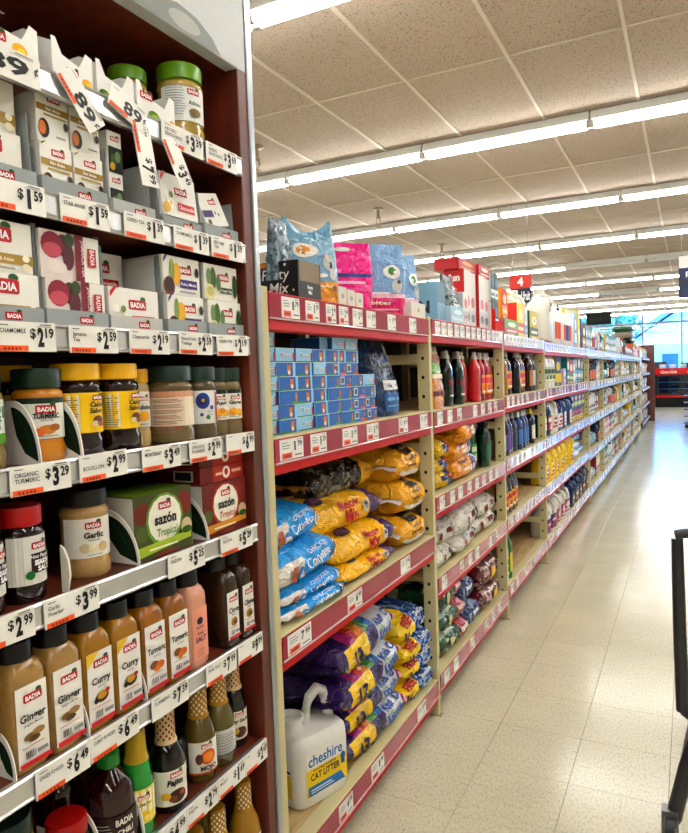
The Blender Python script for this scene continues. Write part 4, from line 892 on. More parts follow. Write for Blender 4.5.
# ============================================================ RACK PRODUCT BUILDERS
def sgp(a, e): return math.copysign(abs(a)**e, a)
def pillow(Lq, W, Tk, cf, decals=None, seed=0, nu=44, nv=40, fin=.022, finc=None, wr=.0095, lump=.2):
    """filled bag lying flat: long side Lq along y, depth W along -x, crimped fins at both ends; origin bottom front centre"""
    def S(u, ph, l=0):
        e = abs(2*u-1); k = max(0, 1-e**5)**.5; k2 = 1-.10*e**6
        ct, st = math.cos(ph), math.sin(ph)
        hz = Tk/2*max(k, .05)*(1+lump*noise.noise(Vector((u*3+seed, ph*.8, seed*.7))))
        x = W/2*k2*sgp(ct, .75)
        y = (u-.5)*Lq
        z = hz*sgp(st, .72)
        n1 = noise.noise(Vector((u*11+seed*3, ct*4, st*4)))+.6*noise.noise(Vector((u*24+seed, ct*9, st*9+3)))
        r = wr*n1*(.35+.65*k)*(1.0 if st > -.3 else .3)
        x += (r+l)*ct; z += (r+l)*st
        z = max(z, -Tk*.42)
        return (x-W/2, y, z+Tk*.42)
    b = MB().surf(lambda u, v: S(u, 2*PI*v), nu, nv, lambda u, v: cf(u, ((2*PI*v+PI) % (2*PI)-PI)), wrapv=True)
    fc = finc or cf(.02, 1.5)
    for sgn, u in ((-1, 0), (1, 1)):
        n = 14; vs = []
        for i in range(n+1):
            x = -W*.95+W*.9*i/n; wv = .006*math.sin(i*1.9+seed)
            vs += [(x, sgn*(Lq/2-.004), Tk*.42+wv*.3), (x, sgn*(Lq/2+fin), Tk*.36+wv)]
        b.add(vs, [[2*i, 2*i+1, 2*i+3, 2*i+2] for i in range(n)], fc)
    parts = [('bag', b.mesh('bag', 'film', ang=70))]
    if decals:
        d = MB().decal(lambda u, v, l: S(u, -.75+v*2.6, l+.0035), decals, seg=.025, base=.001, step=.0003, sub=2)
        parts.append(('print', d.mesh('print', 'paper', smooth=False)))
    return parts
def stand_bag(W, D, H, cf, decals=None, seed=0, ears=False, topfin=.0, wr=.006):
    """upright pouch, flat sealed top; front faces +x; origin bottom centre"""
    def S(th, t, l=0):
        d = D/2*(1-t**2.4)+.003; w_ = W/2*(.93+.07*math.sin(t*PI))
        c, s_ = math.cos(th), math.sin(th)
        n1 = noise.noise(Vector((s_*4+seed, c*4, t*7)))+.6*noise.noise(Vector((s_*9+seed, c*9, t*15)))
        r = wr*n1*(1-.3*t)
        z = t*H
        if ears and t > .72: z += ((t-.72)/.28)*(.05*min(1, abs(s_)**1.5*1.15)*(1 if s_ < 0 else .8)-.018)
        return (d*sgp(c, .7)+(r+l)*c, w_*sgp(s_, .8)+(r+l)*s_*.4, z)
    b = MB().surf(lambda u, v: S(2*PI*v, u), 34, 36, lambda u, v: cf(((2*PI*v+PI) % (2*PI)-PI), u), wrapv=True)
    parts = [('pouch', b.mesh('pouch', 'film', ang=75))]
    if decals:
        d = MB().decal(lambda u, v, l: S(u*1.35, v, l+.003), decals, seg=.08, base=.001, step=.0003, sub=1)
        parts.append(('print', d.mesh('print', 'paper', smooth=False)))
    return parts
def soap(w, d, h, body, capc, lc, lc2, seed=0, capr=.013, mat='gloss', p=2.6, sh=.72):
    zb = h*.86
    pr = [(.9, 0), (1, .006), (1.0, zb*.3), (.93, zb*.55), (.98, zb*sh), (.8, zb*.86), (.42, zb*.96), (.36, zb)]
    parts = [('body', MB().lathe([(a, b2, body) for a, b2 in pr], 18, body, sx=d/2, sy=w/2, p=p).mesh('bottle_body', mat)),
             ('cap', MB().lathe([(capr*1.15, zb), (capr*1.2, zb+h*.05), (capr*.8, zb+h*.06), (capr*.75, h)], 12, capc).mesh('cap', 'plastic'))]
    if lc:
        f = lambda u, v, l: ((d/2*1.0+l)*math.cos(u)**.6, w/2*1.02*math.sin(u), v)
        it = [('r', -1.0, zb*.16, 1.0, zb*.62, lc)]
        if lc2: it += [('r', -1.0, zb*.42, 1.0, zb*.55, lc2), ('e', 0, zb*.3, .5, zb*.08, lc2), ('r', -.7, zb*.2, .7, zb*.24, '#f2f0ea')]
        parts.append(('label', MB().decal(f, it, base=.0015, seg=.25).mesh('label', 'paper', smooth=False)))
    return parts
def jug(w, d, h, body, capc, lc, lc2, mat='plastic', side=1):
    """handled jug: rounded body with a loop handle through the upper corner, spout and cap"""
    zb = h*.88
    pr = [(.92, 0), (1, .01), (1, zb*.60), (.97, zb*.70), (.80, zb*.82), (.42, zb*.95), (.34, zb)]
    b = MB().lathe([(a, b2, body) for a, b2 in pr], 24, body, sx=d/2, sy=w/2, p=3.4)
    parts = [('body', b.mesh('jug_body', mat))]
    hy = -side*w*.22
    hd_ = [(d*.30, hy, zb*.60), (d*.52, hy, zb*.66), (d*.56, hy, zb*.78), (d*.46, hy, zb*.92), (d*.22, hy*.8, zb*.99), (d*.08, hy*.4, zb*.95)]
    parts.append(('handle', MB().tube(hd_, [.014, .014, .0135, .013, .013, .013], 10, body).mesh('handle', mat)))
    parts.append(('cap', MB().lathe([(d*.21, zb-.004), (d*.23, zb), (d*.22, h-.004), (d*.19, h)], 18, capc).mesh('cap', 'plastic')))
    if lc:
        f = lambda u, v, l: ((d/2+l)*max(.05, math.cos(u))**.3, w/2*math.sin(u)*1.0, v)
        it = [('r', -1.0, zb*.10, 1.0, zb*.55, lc)]
        if lc2: it += [('e', 0, zb*.36, .6, zb*.12, lc2), ('r', -.8, zb*.16, .8, zb*.22, lc2), ('r', -.5, zb*.34, .5, zb*.39, '#f4f2ee')]
        parts.append(('label', MB().decal(f, it, base=.002, seg=.2).mesh('label', 'paper', smooth=False)))
    return parts
def gbox(w, h, d, c, c2, c3='#f0eee8', txt=None):
    W = w/2
    fr = [('r', -W*.98, h*.01, W*.98, h*.99, c), ('r', -W*.98, h*.12, W*.98, h*.42, c2), ('e', 0, h*.66, w*.3, h*.16, c3), ('r', -W*.7, h*.2, W*.7, h*.3, c3), ('r', -W*.6, h*.04, W*.3, h*.08, c3)]
    if txt: fr.append(('t', txt, 0, h*.62, h*.1, c2, {'mw': w*.5, 'b': .03}))
    return carton(w, h, d, c, fr, side=c2, top=c)
RX = -.035
def zs(b, l): return BL[b][l]+.001

# ---------------------------------------------------------------- bay 1, top: pet treats
z0 = zs(0, 0)
def party():
    P = []
    bx = MB().box(-.125, 0, -.062, .062, 0, .10, '#15161a', ym='#15161a', xp='#15161a')
    bx.decal(left(0, -.062), [('t', 'Party', -.072, .052, .030, '#efede8', {'b': .0, 'sl': .15, 'w': .085}), ('t', 'Mix', -.062, .014, .030, '#efede8', {'sl': .15, 'w': .06}), ('r', -.12, .086, -.07, .098, '#d98a1c'), ('e', -.04, .09, .004, .004, '#efede8'), ('e', -.125, .04, .004, .004, '#efede8'), ('e', -.015, .02, .003, .003, '#efede8')])
    bx.decal(front(), [('r', -.055, .045, .055, .10, '#8a7558'), ('t', 'Party', .0, .026, .010, '#efede8', {'b': .03}), ('t', 'Mix', .0, .012, .010, '#efede8', {'b': .03})])
    return [('box', bx.mesh('box', 'paper', smooth=False))]
place(party(), 'treat_box', (RX+.025, 1.628, z0), 'black party mix cat treat box with white script', 'carton')
place(stand_bag(.09, .05, .17, lambda a, t: '#5f7480' if noise.noise(Vector((a*2, t*5, 4))) < .1 else '#8a9ea8', None, 3), 'treat_pouch', (-.09, 1.60, z0+.05), 'grey-green foil treat pouch standing in the black party mix box', 'pouch')
place(stand_bag(.08, .04, .16, lambda a, t: '#8fc3dd' if t < .7 else '#b9d8e6', None, 4), 'treat_pouch', (-.11, 1.475, z0+.03), 'light blue treat pouch behind the black party mix box', 'pouch')
place(stand_bag(.06, .04, .17, lambda a, t: '#d0481c', None, 5), 'treat_pouch', (-.09, 1.432, z0+.01), 'orange treat pouch at the edge of the silver trim', 'pouch')
def bluecat(a, t):
    if t < .27: return '#e0a21c' if (a*1.7+t*9) % 1.1 > .25 else '#d9930f'
    return '#8fb6cf' if t < .82 else '#7aa9c4'
dc = [('e', -.22, .66, .32, .10, '#f0ece4'), ('e', -.22, .66, .2, .06, '#d99a3a'), ('e', .4, .5, .22, .11, '#c9cbcc'), ('e', .32, .58, .08, .04, '#efc3c0'), ('e', .45, .47, .09, .05, '#50535a'), ('e', .5, .36, .13, .08, '#dfe0e0'), ('e', .1, .33, .16, .025, '#f0ece4'), ('p', [(-.6, .05), (-.1, .19), (-.1, .21), (-.6, .08)], '#f3e3b0'), ('p', [(-.3, .24), (.6, .14), (.6, .165), (-.3, .265)], '#f3e3b0'), ('e', .5, .17, .12, .04, '#8a5a2a')]
place(stand_bag(.17, .08, .24, bluecat, dc, 6, ears=True), 'pet_food_bag', (-.085, 1.775, z0), 'tall light blue and yellow cat treat bag with opened top corners', 'bag', rot=(0, -.12, -.65))
place(stand_bag(.12, .08, .15, lambda a, t: '#8fb9d6', [('e', -.1, .5, .5, .2, '#eef0f0')], 7), 'pet_food_bag', (-.14, 1.90, z0), 'blue pouch leaning low between blue cat bag and pink bag', 'bag', rot=(.35, 0, 0))
place(stand_bag(.22, .05, .235, lambda a, t: '#f0149a' if t > .05 else '#b50d68', [('r', -.8, .50, .8, .55, '#3c4a9a'), ('r', -.8, .3, .8, .34, '#f05aa8'), ('e', .0, .9, .15, .03, '#e8dfe4'), ('p', [(-.8, .66), (.8, .74), (.8, .78), (-.8, .70)], '#f06ab4'), ('r', -.5, .4, .5, .44, '#f6c9df')], 8), 'pet_food_bag', (-.13, 2.06, z0), 'bright pink pet treat bag with navy stripe', 'bag', rot=(0, 0, -.75))
def bp(a, t): return '#d81b7a' if t < .24 else ('#f0cfe0' if t < .28 else '#8fb4dc')
bpd = [('e', -.42, .55, .3, .12, '#284a86'), ('e', -.42, .55, .2, .07, '#4f79b5'), ('e', .32, .60, .26, .10, '#eef0ee'), ('e', .30, .61, .13, .06, '#3f8a3a'), ('e', .45, .40, .2, .10, '#c7cace'), ('e', .5, .46, .07, .03, '#3a3d44'), ('r', -.7, .29, .2, .31, '#f6f0f4'), ('t', 'Purebites', -.2, .14, .05, '#ffffff', {'w': .8}), ('r', -.6, .06, .5, .08, '#f0b6d4')]
kb = stand_bag(.215, .06, .255, bp, bpd, 9)
place(kb, 'pet_food_bag', (-.085, 2.25, z0), 'light blue pet treat bag with pink base, left of two', 'bag', 'blue and pink bags', rot=(0, 0, -.8))
place(stand_bag(.15, .08, .25, bp, bpd, 10), 'pet_food_bag', (-.08, 2.47, z0), 'light blue pet treat bag with pink base, right of two', 'bag', 'blue and pink bags', rot=(0, 0, -.5))
wt = lambda w, h, d: [('box', MB().box(-d, 0, -w/2, w/2, 0, h, '#e3e0d8').decal(front(), [('e', 0, h*.5, h*.2, h*.14, '#b9b5ab')]).decal(left(0, -w/2), [('r', -d*.8, h*.2, -d*.4, h*.3, '#c9c5bb')]).mesh('box', 'card', smooth=False))]
place(wt(.055, .056, .1), 'shelf_box', (-.02, 1.845, z0), 'small white treat box left of the pink bag', 'carton', 'white shelf boxes'); place(wt(.05, .052, .1), 'shelf_box', (-.02, 1.905, z0), 'small white treat box in the middle below the pink bag', 'carton', 'white shelf boxes')
place(wt(.05, .048, .1), 'shelf_box', (-.02, 1.965, z0), 'small white treat box right below the pink bag', 'carton', 'white shelf boxes')
place(wt(.15, .055, .1), 'shelf_box', (-.005, 2.455, z0), 'wide low white box under the right blue and pink bag', 'carton', 'white shelf boxes')
rb = gbox(.12, .052, .14, '#c01c2c', '#e8dede', '#f0e6e2')
for j in range(6): place(rb, 'treat_box', (-.24-.01*(j % 2), 2.70+.012*(j % 3), z0+.0525*j), 'red and white flat carton, %s from bottom of the stack behind blue bags' % ORD[j], 'carton', 'stacked red and white cartons')

# ---------------------------------------------------------------- bay 1, second shelf: cases of cat food cans
z0 = zs(0, 1)
def canbox(w, kind, h=.0375):
    W = w/2; LBc, DB = '#a0d4f0', '#2474c0'
    if kind == 0: fr = [('r', -W, 0, W, h, LBc), ('t', '9Lives', 0, h*.3, h*.42, '#f4f6f6', {'w': w*.62, 'b': .05}), ('t', '9Lives', .0007, h*.28, h*.42, '#2a5a9a', {'w': w*.6, 'b': 0}), ('r', -W, 0, W, h*.08, '#4a8a4a'), ('r', W*.8, h*.1, W, h*.7, '#c23a2a')]
    elif kind == 1: fr = [('r', -W, 0, W, h, DB), ('e', W*.35, h*.42, h*.26, h*.36, '#d98a2a'), ('e', W*.35, h*.28, h*.15, h*.16, '#f0e2c8'), ('p', [(W*.35-h*.24, h*.6), (W*.35-h*.2, h*.92), (W*.35-h*.06, h*.72)], '#d98a2a'), ('p', [(W*.35+h*.24, h*.6), (W*.35+h*.06, h*.72), (W*.35+h*.2, h*.92)], '#d98a2a'), ('r', -W*.9, 0, W*.1, h*.12, '#4f9a3c'), ('r', W*.72, 0, W, h, LBc)]
    elif kind == 2: fr = [('r', -W, 0, W, h, DB), ('r', W*.35, 0, W, h*.2, '#6fae3a'), ('e', W*.8, h*.5, h*.16, h*.3, '#d98a2a'), ('r', -W*.8, h*.55, W*.0, h*.62, '#3f86c4')]
    else: fr = [('r', -W, 0, W, h, DB), ('r', W*.2, 0, W, h*.22, '#e0622a'), ('r', -W*.9, h*.2, -W*.25, h*.85, '#dfe3e4'), ('r', -W*.8, h*.3, -W*.35, h*.75, '#56616a'), ('e', W*.75, h*.55, h*.14, h*.2, '#d98a2a')]
    fr.append(('r', -W, h-.0015, W, h, '#d8e6ee'))
    return carton(w, h, .10, LBc, fr, side='#2a6db0', top='#a9d0e6')
KB_ = {}
cols_ = [(1.443, .070, 7, [0]*7), (1.532, .094, 6, [1, 1, 2, 1, 1, 0]), (1.625, .088, 6, [0, 0, 1, 1, 1, 0]), (1.712, .076, 6, [1, 1, 1, 1, 0, 1]), (1.795, .085, 7, [2, 2, 2, 2, 1, 1, 0]), (1.882, .083, 4, [2, 2, 2, 3]), (1.970, .088, 4, [3, 3, 3, 1]), (2.056, .078, 4, [3, 3, 1, 0])]
cnt = 0
for ci, (y, w_, n, ks) in enumerate(cols_):
    for j in range(n):
        kk = (round(w_, 3), ks[j])
        if kk not in KB_: KB_[kk] = canbox(w_-.002, ks[j])
        place(KB_[kk], 'cat_food_case', (RX+random.uniform(-.004, .004)-(.02 if j == n-1 and ci in (4,) else 0), y, z0+.0378*j), 'blue cat food can case, %s from bottom in the %s column from the left' % (ORD[j], ORD[ci]), 'cat food', 'stacked cat food cases')
for ci, y in enumerate((1.84, 1.925)):
    for j in range(3):
        place(canbox(.084, (3, 1, 0)[j]), 'cat_food_case', (RX-.002, y+(.004 if ci else 0), z0+.0378*(4+j)), 'blue cat food can case, %s from top over the %s low column' % (ORD[2-j], ('left', 'right')[ci]), 'cat food', 'stacked cat food cases')
def navy(a, t): return '#1c3a63' if noise.noise(Vector((a*3, t*9, 1))) < .12 else '#b9c6d2' if (t > .55 and a > .1 and (a+t*2) % .5 < .2) else '#2b5584'
place(stand_bag(.21, .16, .275, navy, [('r', -.35, .34, .75, .46, '#e6e6ea'), ('t', 'Happy Cat', .2, .37, .05, '#3a2f6a', {'w': .8, 'b': .03}), ('r', -.4, .06, .6, .3, '#2f6aa0'), ('r', -.3, .2, .4, .24, '#7fb0d0'), ('r', -.3, .12, .4, .14, '#7fb0d0'), ('p', [(.15, .52), (.75, .5), (.55, .9), (.35, .95)], '#a9b8c4')], 12), 'pet_food_bag', (-.11, 2.235, z0), 'dark blue plastic-wrapped pet food bag right of the can cases', 'bag')
for i, (y, c) in enumerate([(2.40, '#3f4a1c'), (2.47, '#8a5a1a'), (2.53, '#6f3f14')]):
    place(stand_bag(.07, .09, .22, lambda a, t, c=c: c if t < .8 else '#2a2a1a', [('r', -.6, .3, .6, .5, '#c98a2a')], 13+i), 'pet_food_bag', (-.22, y, z0), 'dim %s pouch in the shade at the right end of cat food shelf' % ('olive', 'amber', 'brown')[i], 'bag')

# ---------------------------------------------------------------- bay 1, third shelf: big bags
z0 = zs(0, 2)
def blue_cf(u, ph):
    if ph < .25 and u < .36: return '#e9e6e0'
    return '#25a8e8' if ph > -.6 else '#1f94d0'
bd = [('e', .30, .23, .07, .07, '#1787c4'), ('e', .305, .23, .045, .045, '#e9e6e0'), ('r', .18, .13, .24, .33, '#b56a3a'), ('t', 'CHICKEN', .62, .40, .07, '#d9eaf2', {'w': .34, 'rot': .12}), ('t', 'Complete', .60, .27, .08, '#e8f1f5', {'w': .38, 'rot': .12}), ('r', .84, .16, .855, .42, '#20344a'), ('r', .87, .16, .885, .42, '#e6eef2'), ('r', .90, .16, .915, .42, '#20344a'), ('r', .93, .16, .945, .42, '#e6eef2'), ('r', .3, .62, .6, .65, '#177ab0')]
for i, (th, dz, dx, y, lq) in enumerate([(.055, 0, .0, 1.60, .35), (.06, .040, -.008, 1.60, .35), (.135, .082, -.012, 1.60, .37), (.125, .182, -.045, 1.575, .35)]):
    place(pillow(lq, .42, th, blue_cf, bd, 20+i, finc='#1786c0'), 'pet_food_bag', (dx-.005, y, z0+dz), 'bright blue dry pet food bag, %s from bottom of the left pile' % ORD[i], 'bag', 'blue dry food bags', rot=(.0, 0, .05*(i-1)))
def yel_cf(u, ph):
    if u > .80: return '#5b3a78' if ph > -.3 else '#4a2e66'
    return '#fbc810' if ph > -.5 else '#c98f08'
yd = [('t', 'Meow', .56, .36, .15, '#c4281c', {'w': .22, 'b': .03, 'rot': .1}), ('t', 'Mix', .58, .20, .15, '#c4281c', {'w': .15, 'b': .03, 'rot': .1}), ('e', .74, .34, .045, .08, '#cfc4a8'), ('e', .74, .34, .025, .05, '#5a5348'), ('t', 'ORIGINAL', .92, .3, .05, '#cdb9e0', {'w': .1}), ('e', .30, .62, .08, .07, '#4a1f38'), ('e', .30, .63, .045, .03, '#7a4a6a'), ('r', .15, .78, .5, .80, '#f2cf6a'), ('r', .15, .84, .45, .86, '#8a5a1a')]
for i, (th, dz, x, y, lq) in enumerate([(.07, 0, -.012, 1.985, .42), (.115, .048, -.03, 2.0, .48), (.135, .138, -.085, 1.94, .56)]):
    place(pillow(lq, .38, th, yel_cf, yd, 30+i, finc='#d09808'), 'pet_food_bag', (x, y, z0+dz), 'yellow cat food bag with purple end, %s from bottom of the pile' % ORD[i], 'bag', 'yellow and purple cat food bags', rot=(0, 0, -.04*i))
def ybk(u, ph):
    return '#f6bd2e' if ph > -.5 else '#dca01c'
ykd = [('r', .30, .45, .62, .72, '#22211e'), ('t', 'Kit&Kaboodle', .46, .56, .05, '#e6c878', {'w': .28}), ('t', 'Good Life', .46, .34, .08, '#3a2a12', {'w': .36}), ('r', .05, .13, .95, .22, '#ece6d8'), ('r', .2, .27, .6, .29, '#8a6414')]
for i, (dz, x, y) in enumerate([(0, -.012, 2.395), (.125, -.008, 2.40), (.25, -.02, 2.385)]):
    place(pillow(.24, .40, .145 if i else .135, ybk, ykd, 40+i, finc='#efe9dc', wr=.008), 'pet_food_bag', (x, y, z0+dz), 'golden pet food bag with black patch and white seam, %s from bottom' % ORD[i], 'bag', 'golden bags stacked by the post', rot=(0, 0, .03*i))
place(pillow(.44, .28, .13, lambda u, ph: '#f2b82a' if u > .72 else ('#15130f' if noise.noise(Vector((u*26, ph*14, 3))) < .18 else '#8f8a7c'), [('t', 'BEEF & RICE', .86, .3, .05, '#3a2a12', {'w': .16})], 45, finc='#f2b82a'), 'pet_food_bag', (-.12, 2.03, z0+.25), 'black speckled and golden bag lying on the yellow cat food pile', 'bag', rot=(0, 0, -.05))

# ---------------------------------------------------------------- bay 1, bottom shelf
z0 = zs(0, 3)
# litter jug with raised handle
def litter_jug():
    Wt = '#e9e8e3'; w_, d_, hb = .215, .165, .205
    pr = [(.94, 0), (1, .012), (1, hb*.82), (.97, hb*.92), (.86, hb*.985), (.70, hb)]
    b = MB().lathe([(a, q, Wt) for a, q in pr], 40, Wt, sx=d_/2, sy=w_/2, p=5)
    nk = MB().lathe([(.038, hb-.01), (.036, hb+.02), (.042, hb+.024), (.042, hb+.036), (.036, hb+.037), (.033, hb+.02)], 24, Wt, cx=-.01, cy=-.055)
    hd_ = MB().tube([(0, -.012, hb-.02), (.0, -.004, hb+.03), (0, .016, hb+.072), (0, .045, hb+.09), (0, .068, hb+.075), (0, .082, hb+.03), (0, .088, hb-.02)], [.017, .016, .016, .016, .016, .017, .019], 12, Wt)
    f = front(d_/2)
    lb = MB().decal(f, [('r', -.075, .032, .085, .135, '#f2d21c'), ('r', -.075, .112, .085, .165, '#eceae4'), ('t', 'cheshire', .0, .120, .034, '#1878b8', {'w': .135, 'b': .02}), ('t', 'biodegradable', -.005, .103, .009, '#7a3a1a', {'w': .09}), ('t', 'CAT LITTER', -.003, .078, .020, '#161616', {'w': .115, 'b': .03}), ('p', [(-.07, .034), (.075, .034), (.06, .062), (-.07, .062)], '#1f7fc0'), ('r', -.06, .048, .02, .052, '#d9eaf4'), ('r', -.06, .041, .03, .044, '#d9eaf4'), ('e', .068, .105, .010, .013, '#1f6fae'), ('r', .06, .082, .075, .098, '#1f6fae')], seg=.5)
    fs = left(0, -w_/2)
    ls = MB().decal(fs, [('r', -.06, .030, .055, .14, '#eceae4'), ('r', -.06, .030, .055, .10, '#e8d24a'), ('r', -.058, .105, .05, .112, '#333333'), ('e', -.005, .085, .016, .024, '#1f6fae'), ('e', -.008, .118, .008, .01, '#1f6fae'), ('e', .018, .09, .012, .012, '#e8d24a'), ('r', -.03, .036, .02, .05, '#333333'), ('r', -.028, .038, .018, .048, '#d9d6c8'), ('r', -.055, .06, -.03, .09, '#c9b95a')], seg=.5)
    return [('body', b.mesh('jug_body', 'plastic')), ('spout', nk.mesh('spout', 'plastic')), ('handle', hd_.mesh('handle', 'plastic')), ('label', lb.mesh('label', 'paper', smooth=False)), ('side_label', ls.mesh('side_label', 'paper', smooth=False))]
place(litter_jug(), 'litter_jug', (-.12, 1.70, z0-.001), 'white plastic cat litter jug with handle and yellow blue label', 'jug', rot=(0, 0, -.33))
def kk_cf(u, ph):
    RB = ['#b02a7a', '#d0402a', '#d98a1c', '#4f9a3c', '#2a6fb0']
    if u > .58 and u < .90: return '#e4e6ea'
    if u >= .90: return '#c43a6a' if ph > .3 else '#6a2a86'
    if .16 < u <= .58 and ph > .5:
        return RB[min(4, int((u-.16)/.42*5))]
    if .10 < u < .40 and -.7 < ph < .45: return '#f6d022'
    return '#43256b'
kkd = [('t', '13', .22, .15, .22, '#2a1648', {'w': .13, 'b': .05}), ('t', 'lb', .335, .15, .12, '#2a1648', {'w': .05, 'b': .03}), ('t', 'Kit&', .68, .42, .12, '#2a5aa8', {'w': .15, 'b': .04, 'rot': .1}), ('t', 'Kaboodle', .74, .24, .12, '#2a6ab8', {'w': .26, 'b': .04, 'rot': .1}), ('e', .83, .5, .045, .07, '#2a4a9a'), ('e', .83, .5, .025, .04, '#c9d6ea'), ('e', .66, .36, .02, .03, '#9ac23a'), ('t', 'Original', .32, .86, .09, '#e8e2ee', {'w': .25}), ('r', .60, .14, .75, .17, '#5a8ac8'), ('e', .94, .35, .03, .08, '#f0a0b8')]
for i, (dz, x, y) in enumerate([(0, -.02, 2.03), (.095, -.03, 2.02), (.185, -.012, 2.0), (.30, -.02, 1.985)]):
    place(pillow(.47, .40, (.115, .11, .135, .15)[i], kk_cf, kkd, 50+i, finc='#3a1f5c', wr=.008), 'pet_food_bag', (x, y, z0+dz), 'purple rainbow-striped cat food bag, %s from bottom of the pile' % ORD[i], 'bag', 'purple rainbow cat food bags', rot=(0, 0, .03*(i-1)))
def yb_cf(u, ph):
    if u < .42: return '#fadc1a'
    return '#2a5aa0' if noise.noise(Vector((u*9, ph*4, 2))) < .15 else '#9ab8dc'
ybd = [('t', 'FREE', .24, .40, .16, '#b52a14', {'w': .26, 'b': .06, 'rot': .1}), ('t', '18', .12, .14, .17, '#3a1a5a', {'w': .10, 'b': .05}), ('t', 'lb', .22, .14, .10, '#3a1a5a', {'w': .06}), ('t', 'Dog Chow', .70, .4, .10, '#eef2f6', {'w': .35, 'b': .03}), ('r', .55, .2, .9, .26, '#dfe8f2'), ('r', .5, .6, .9, .63, '#16365f')]
for i, (dz, x, y) in enumerate([(0, -.012, 2.395), (.078, -.018, 2.41), (.152, -.01, 2.40), (.226, -.03, 2.40)]):
    place(pillow(.29, .40, (.10, .10, .10, .12)[i], yb_cf, ybd, 60+i, finc='#d0b010', wr=.008), 'pet_food_bag', (x, y, z0+dz), 'blue and yellow bonus dog food bag, %s from bottom by the post' % ORD[i], 'bag', 'blue and yellow dog food bags', rot=(0, 0, .04*(i-1)))
place(pillow(.34, .22, .16, lambda u, ph: '#1c3d24', None, 66), 'pet_food_bag', (-.40, 1.75, z0), 'dark green bag deep behind the litter jug', 'bag')
place(pillow(.36, .18, .3, lambda u, ph: '#24365a', [('e', .6, .4, .1, .1, '#a9742c')], 67), 'pet_food_bag', (-.42, 2.38, z0), 'dark navy bag with tan patch at the back behind dog food', 'bag')
place(pillow(.34, .17, .3, lambda u, ph: '#1f3a2a', None, 68), 'pet_food_bag', (-.43, 2.0, z0), 'dark bag at the back behind the purple pile', 'bag')

# ---------------------------------------------------------------- bay 2
z0 = zs(1, 0)
def Nbox():
    b = MB().box(-.16, 0, -.05, .05, 0, .17, '#8fb9cf', ym='#86b4cc'); b.decal(left(0, -.05), [('t', 'N', -.06, .04, .05, '#16202a', {'b': .05})]).decal(front(), [('r', -.05, .08, .05, .17, '#6f94a8')]); return [('box', b.mesh('box', 'paper', smooth=False))]
place(Nbox(), 'treat_box', (-.03, 2.80, z0), 'light blue carton with black letter N by the post', 'carton')
place(gbox(.2, .075, .14, '#a9cfe2', '#c9e0ec', '#e6f0f4'), 'treat_box', (-.01, 2.97, z0), 'low light blue tray under the grey foil pouch', 'carton')
place(stand_bag(.16, .09, .19, lambda a, t: '#8f979b' if noise.noise(Vector((a*3, t*8, 6))) < .08 else '#4c565b', [('r', -.3, .2, .4, .3, '#e6e8e8'), ('t', '4Health', .05, .22, .05, '#2a2f33', {'w': .6})], 70), 'treat_pouch', (-.06, 2.965, z0+.03), 'crumpled grey foil pouch in the light blue tray', 'pouch')
def redbox(w, h, d):
    W = w/2; R_ = '#c01424'
    fr = [('r', -W, 0, W, h, '#d9d4d6'), ('r', -W, h*.3, W, h, '#e4e0e0'), ('e', 0, h*.45, w*.3, h*.1, '#d98a98'), ('e', 0, h*.16, w*.3, h*.08, '#8a8f98')]
    return carton(w, h, d, R_, fr, side=R_, top=R_, sidei=[('t', 'fun', -d*.5, h*.80, h*.12, '#f4e8e4', {'w': d*.6, 'b': .05})]+[('e', -d*.5, h*(.12+.13*i), d*.16, h*.05, '#d9a05a') for i in range(5)])
rbx = redbox(.105, .265, .10)
for i, y in enumerate((3.16, 3.285, 3.41, 3.535)): place(rbx, 'snack_carton', (-.02-.012*(i % 2), y, z0), 'tall red snack carton, %s from left on the second bay top' % ORD[i], 'carton', 'tall red snack cartons')
place(gbox(.30, .055, .12, '#c01424', '#b0202c', '#d9a05a', 'fun'), 'snack_carton', (-.04, 3.24, z0+.266), 'flat red carton laid across the tall red cartons, left', 'carton')
place(gbox(.22, .06, .12, '#c01424', '#b8202c', '#f2ecea', 'fun'), 'snack_carton', (-.03, 3.51, z0+.266), 'flat red carton laid across the tall red cartons, right', 'carton')
place(gbox(.08, .15, .1, '#e6e4e4', '#c9ccd4', '#d98a98'), 'snack_carton', (-.008, 3.085, z0), 'small white carton left of the tall red snack cartons', 'carton')
gw = soap(.075, .06, .17, '#1f5a3c', '#10301f', '#dfe6e0', '#2a6a4a')
for j in range(2):
    for i in range(2): place(gbox(.07, .155, .07, '#1f4a34', '#dfe6e0', '#4a7ab0'), 'freshener_box', (-.02, 3.63+.075*i, z0+.155*j), 'green and white carton, %s row %s side above the second post' % (('lower', 'upper')[j], ('left', 'right')[i]), 'carton', 'green and white cartons')
dp = MB().prism([(-.1, 0), (.01, 0), (.01, .1), (-.1, .24)], lambda a, b2, q: (a, q, b2), 0, .003, '#d0281e').box(-.1, .01, .003, .16, 0, .003, '#d0281e').box(.007, .01, .003, .16, .003, .05, '#d0281e')
place([('stand', dp.mesh('stand', 'card', smooth=False))], 'display_stand', (-.01, 3.595, z0), 'red card display stand under the green and white cartons', 'stand')

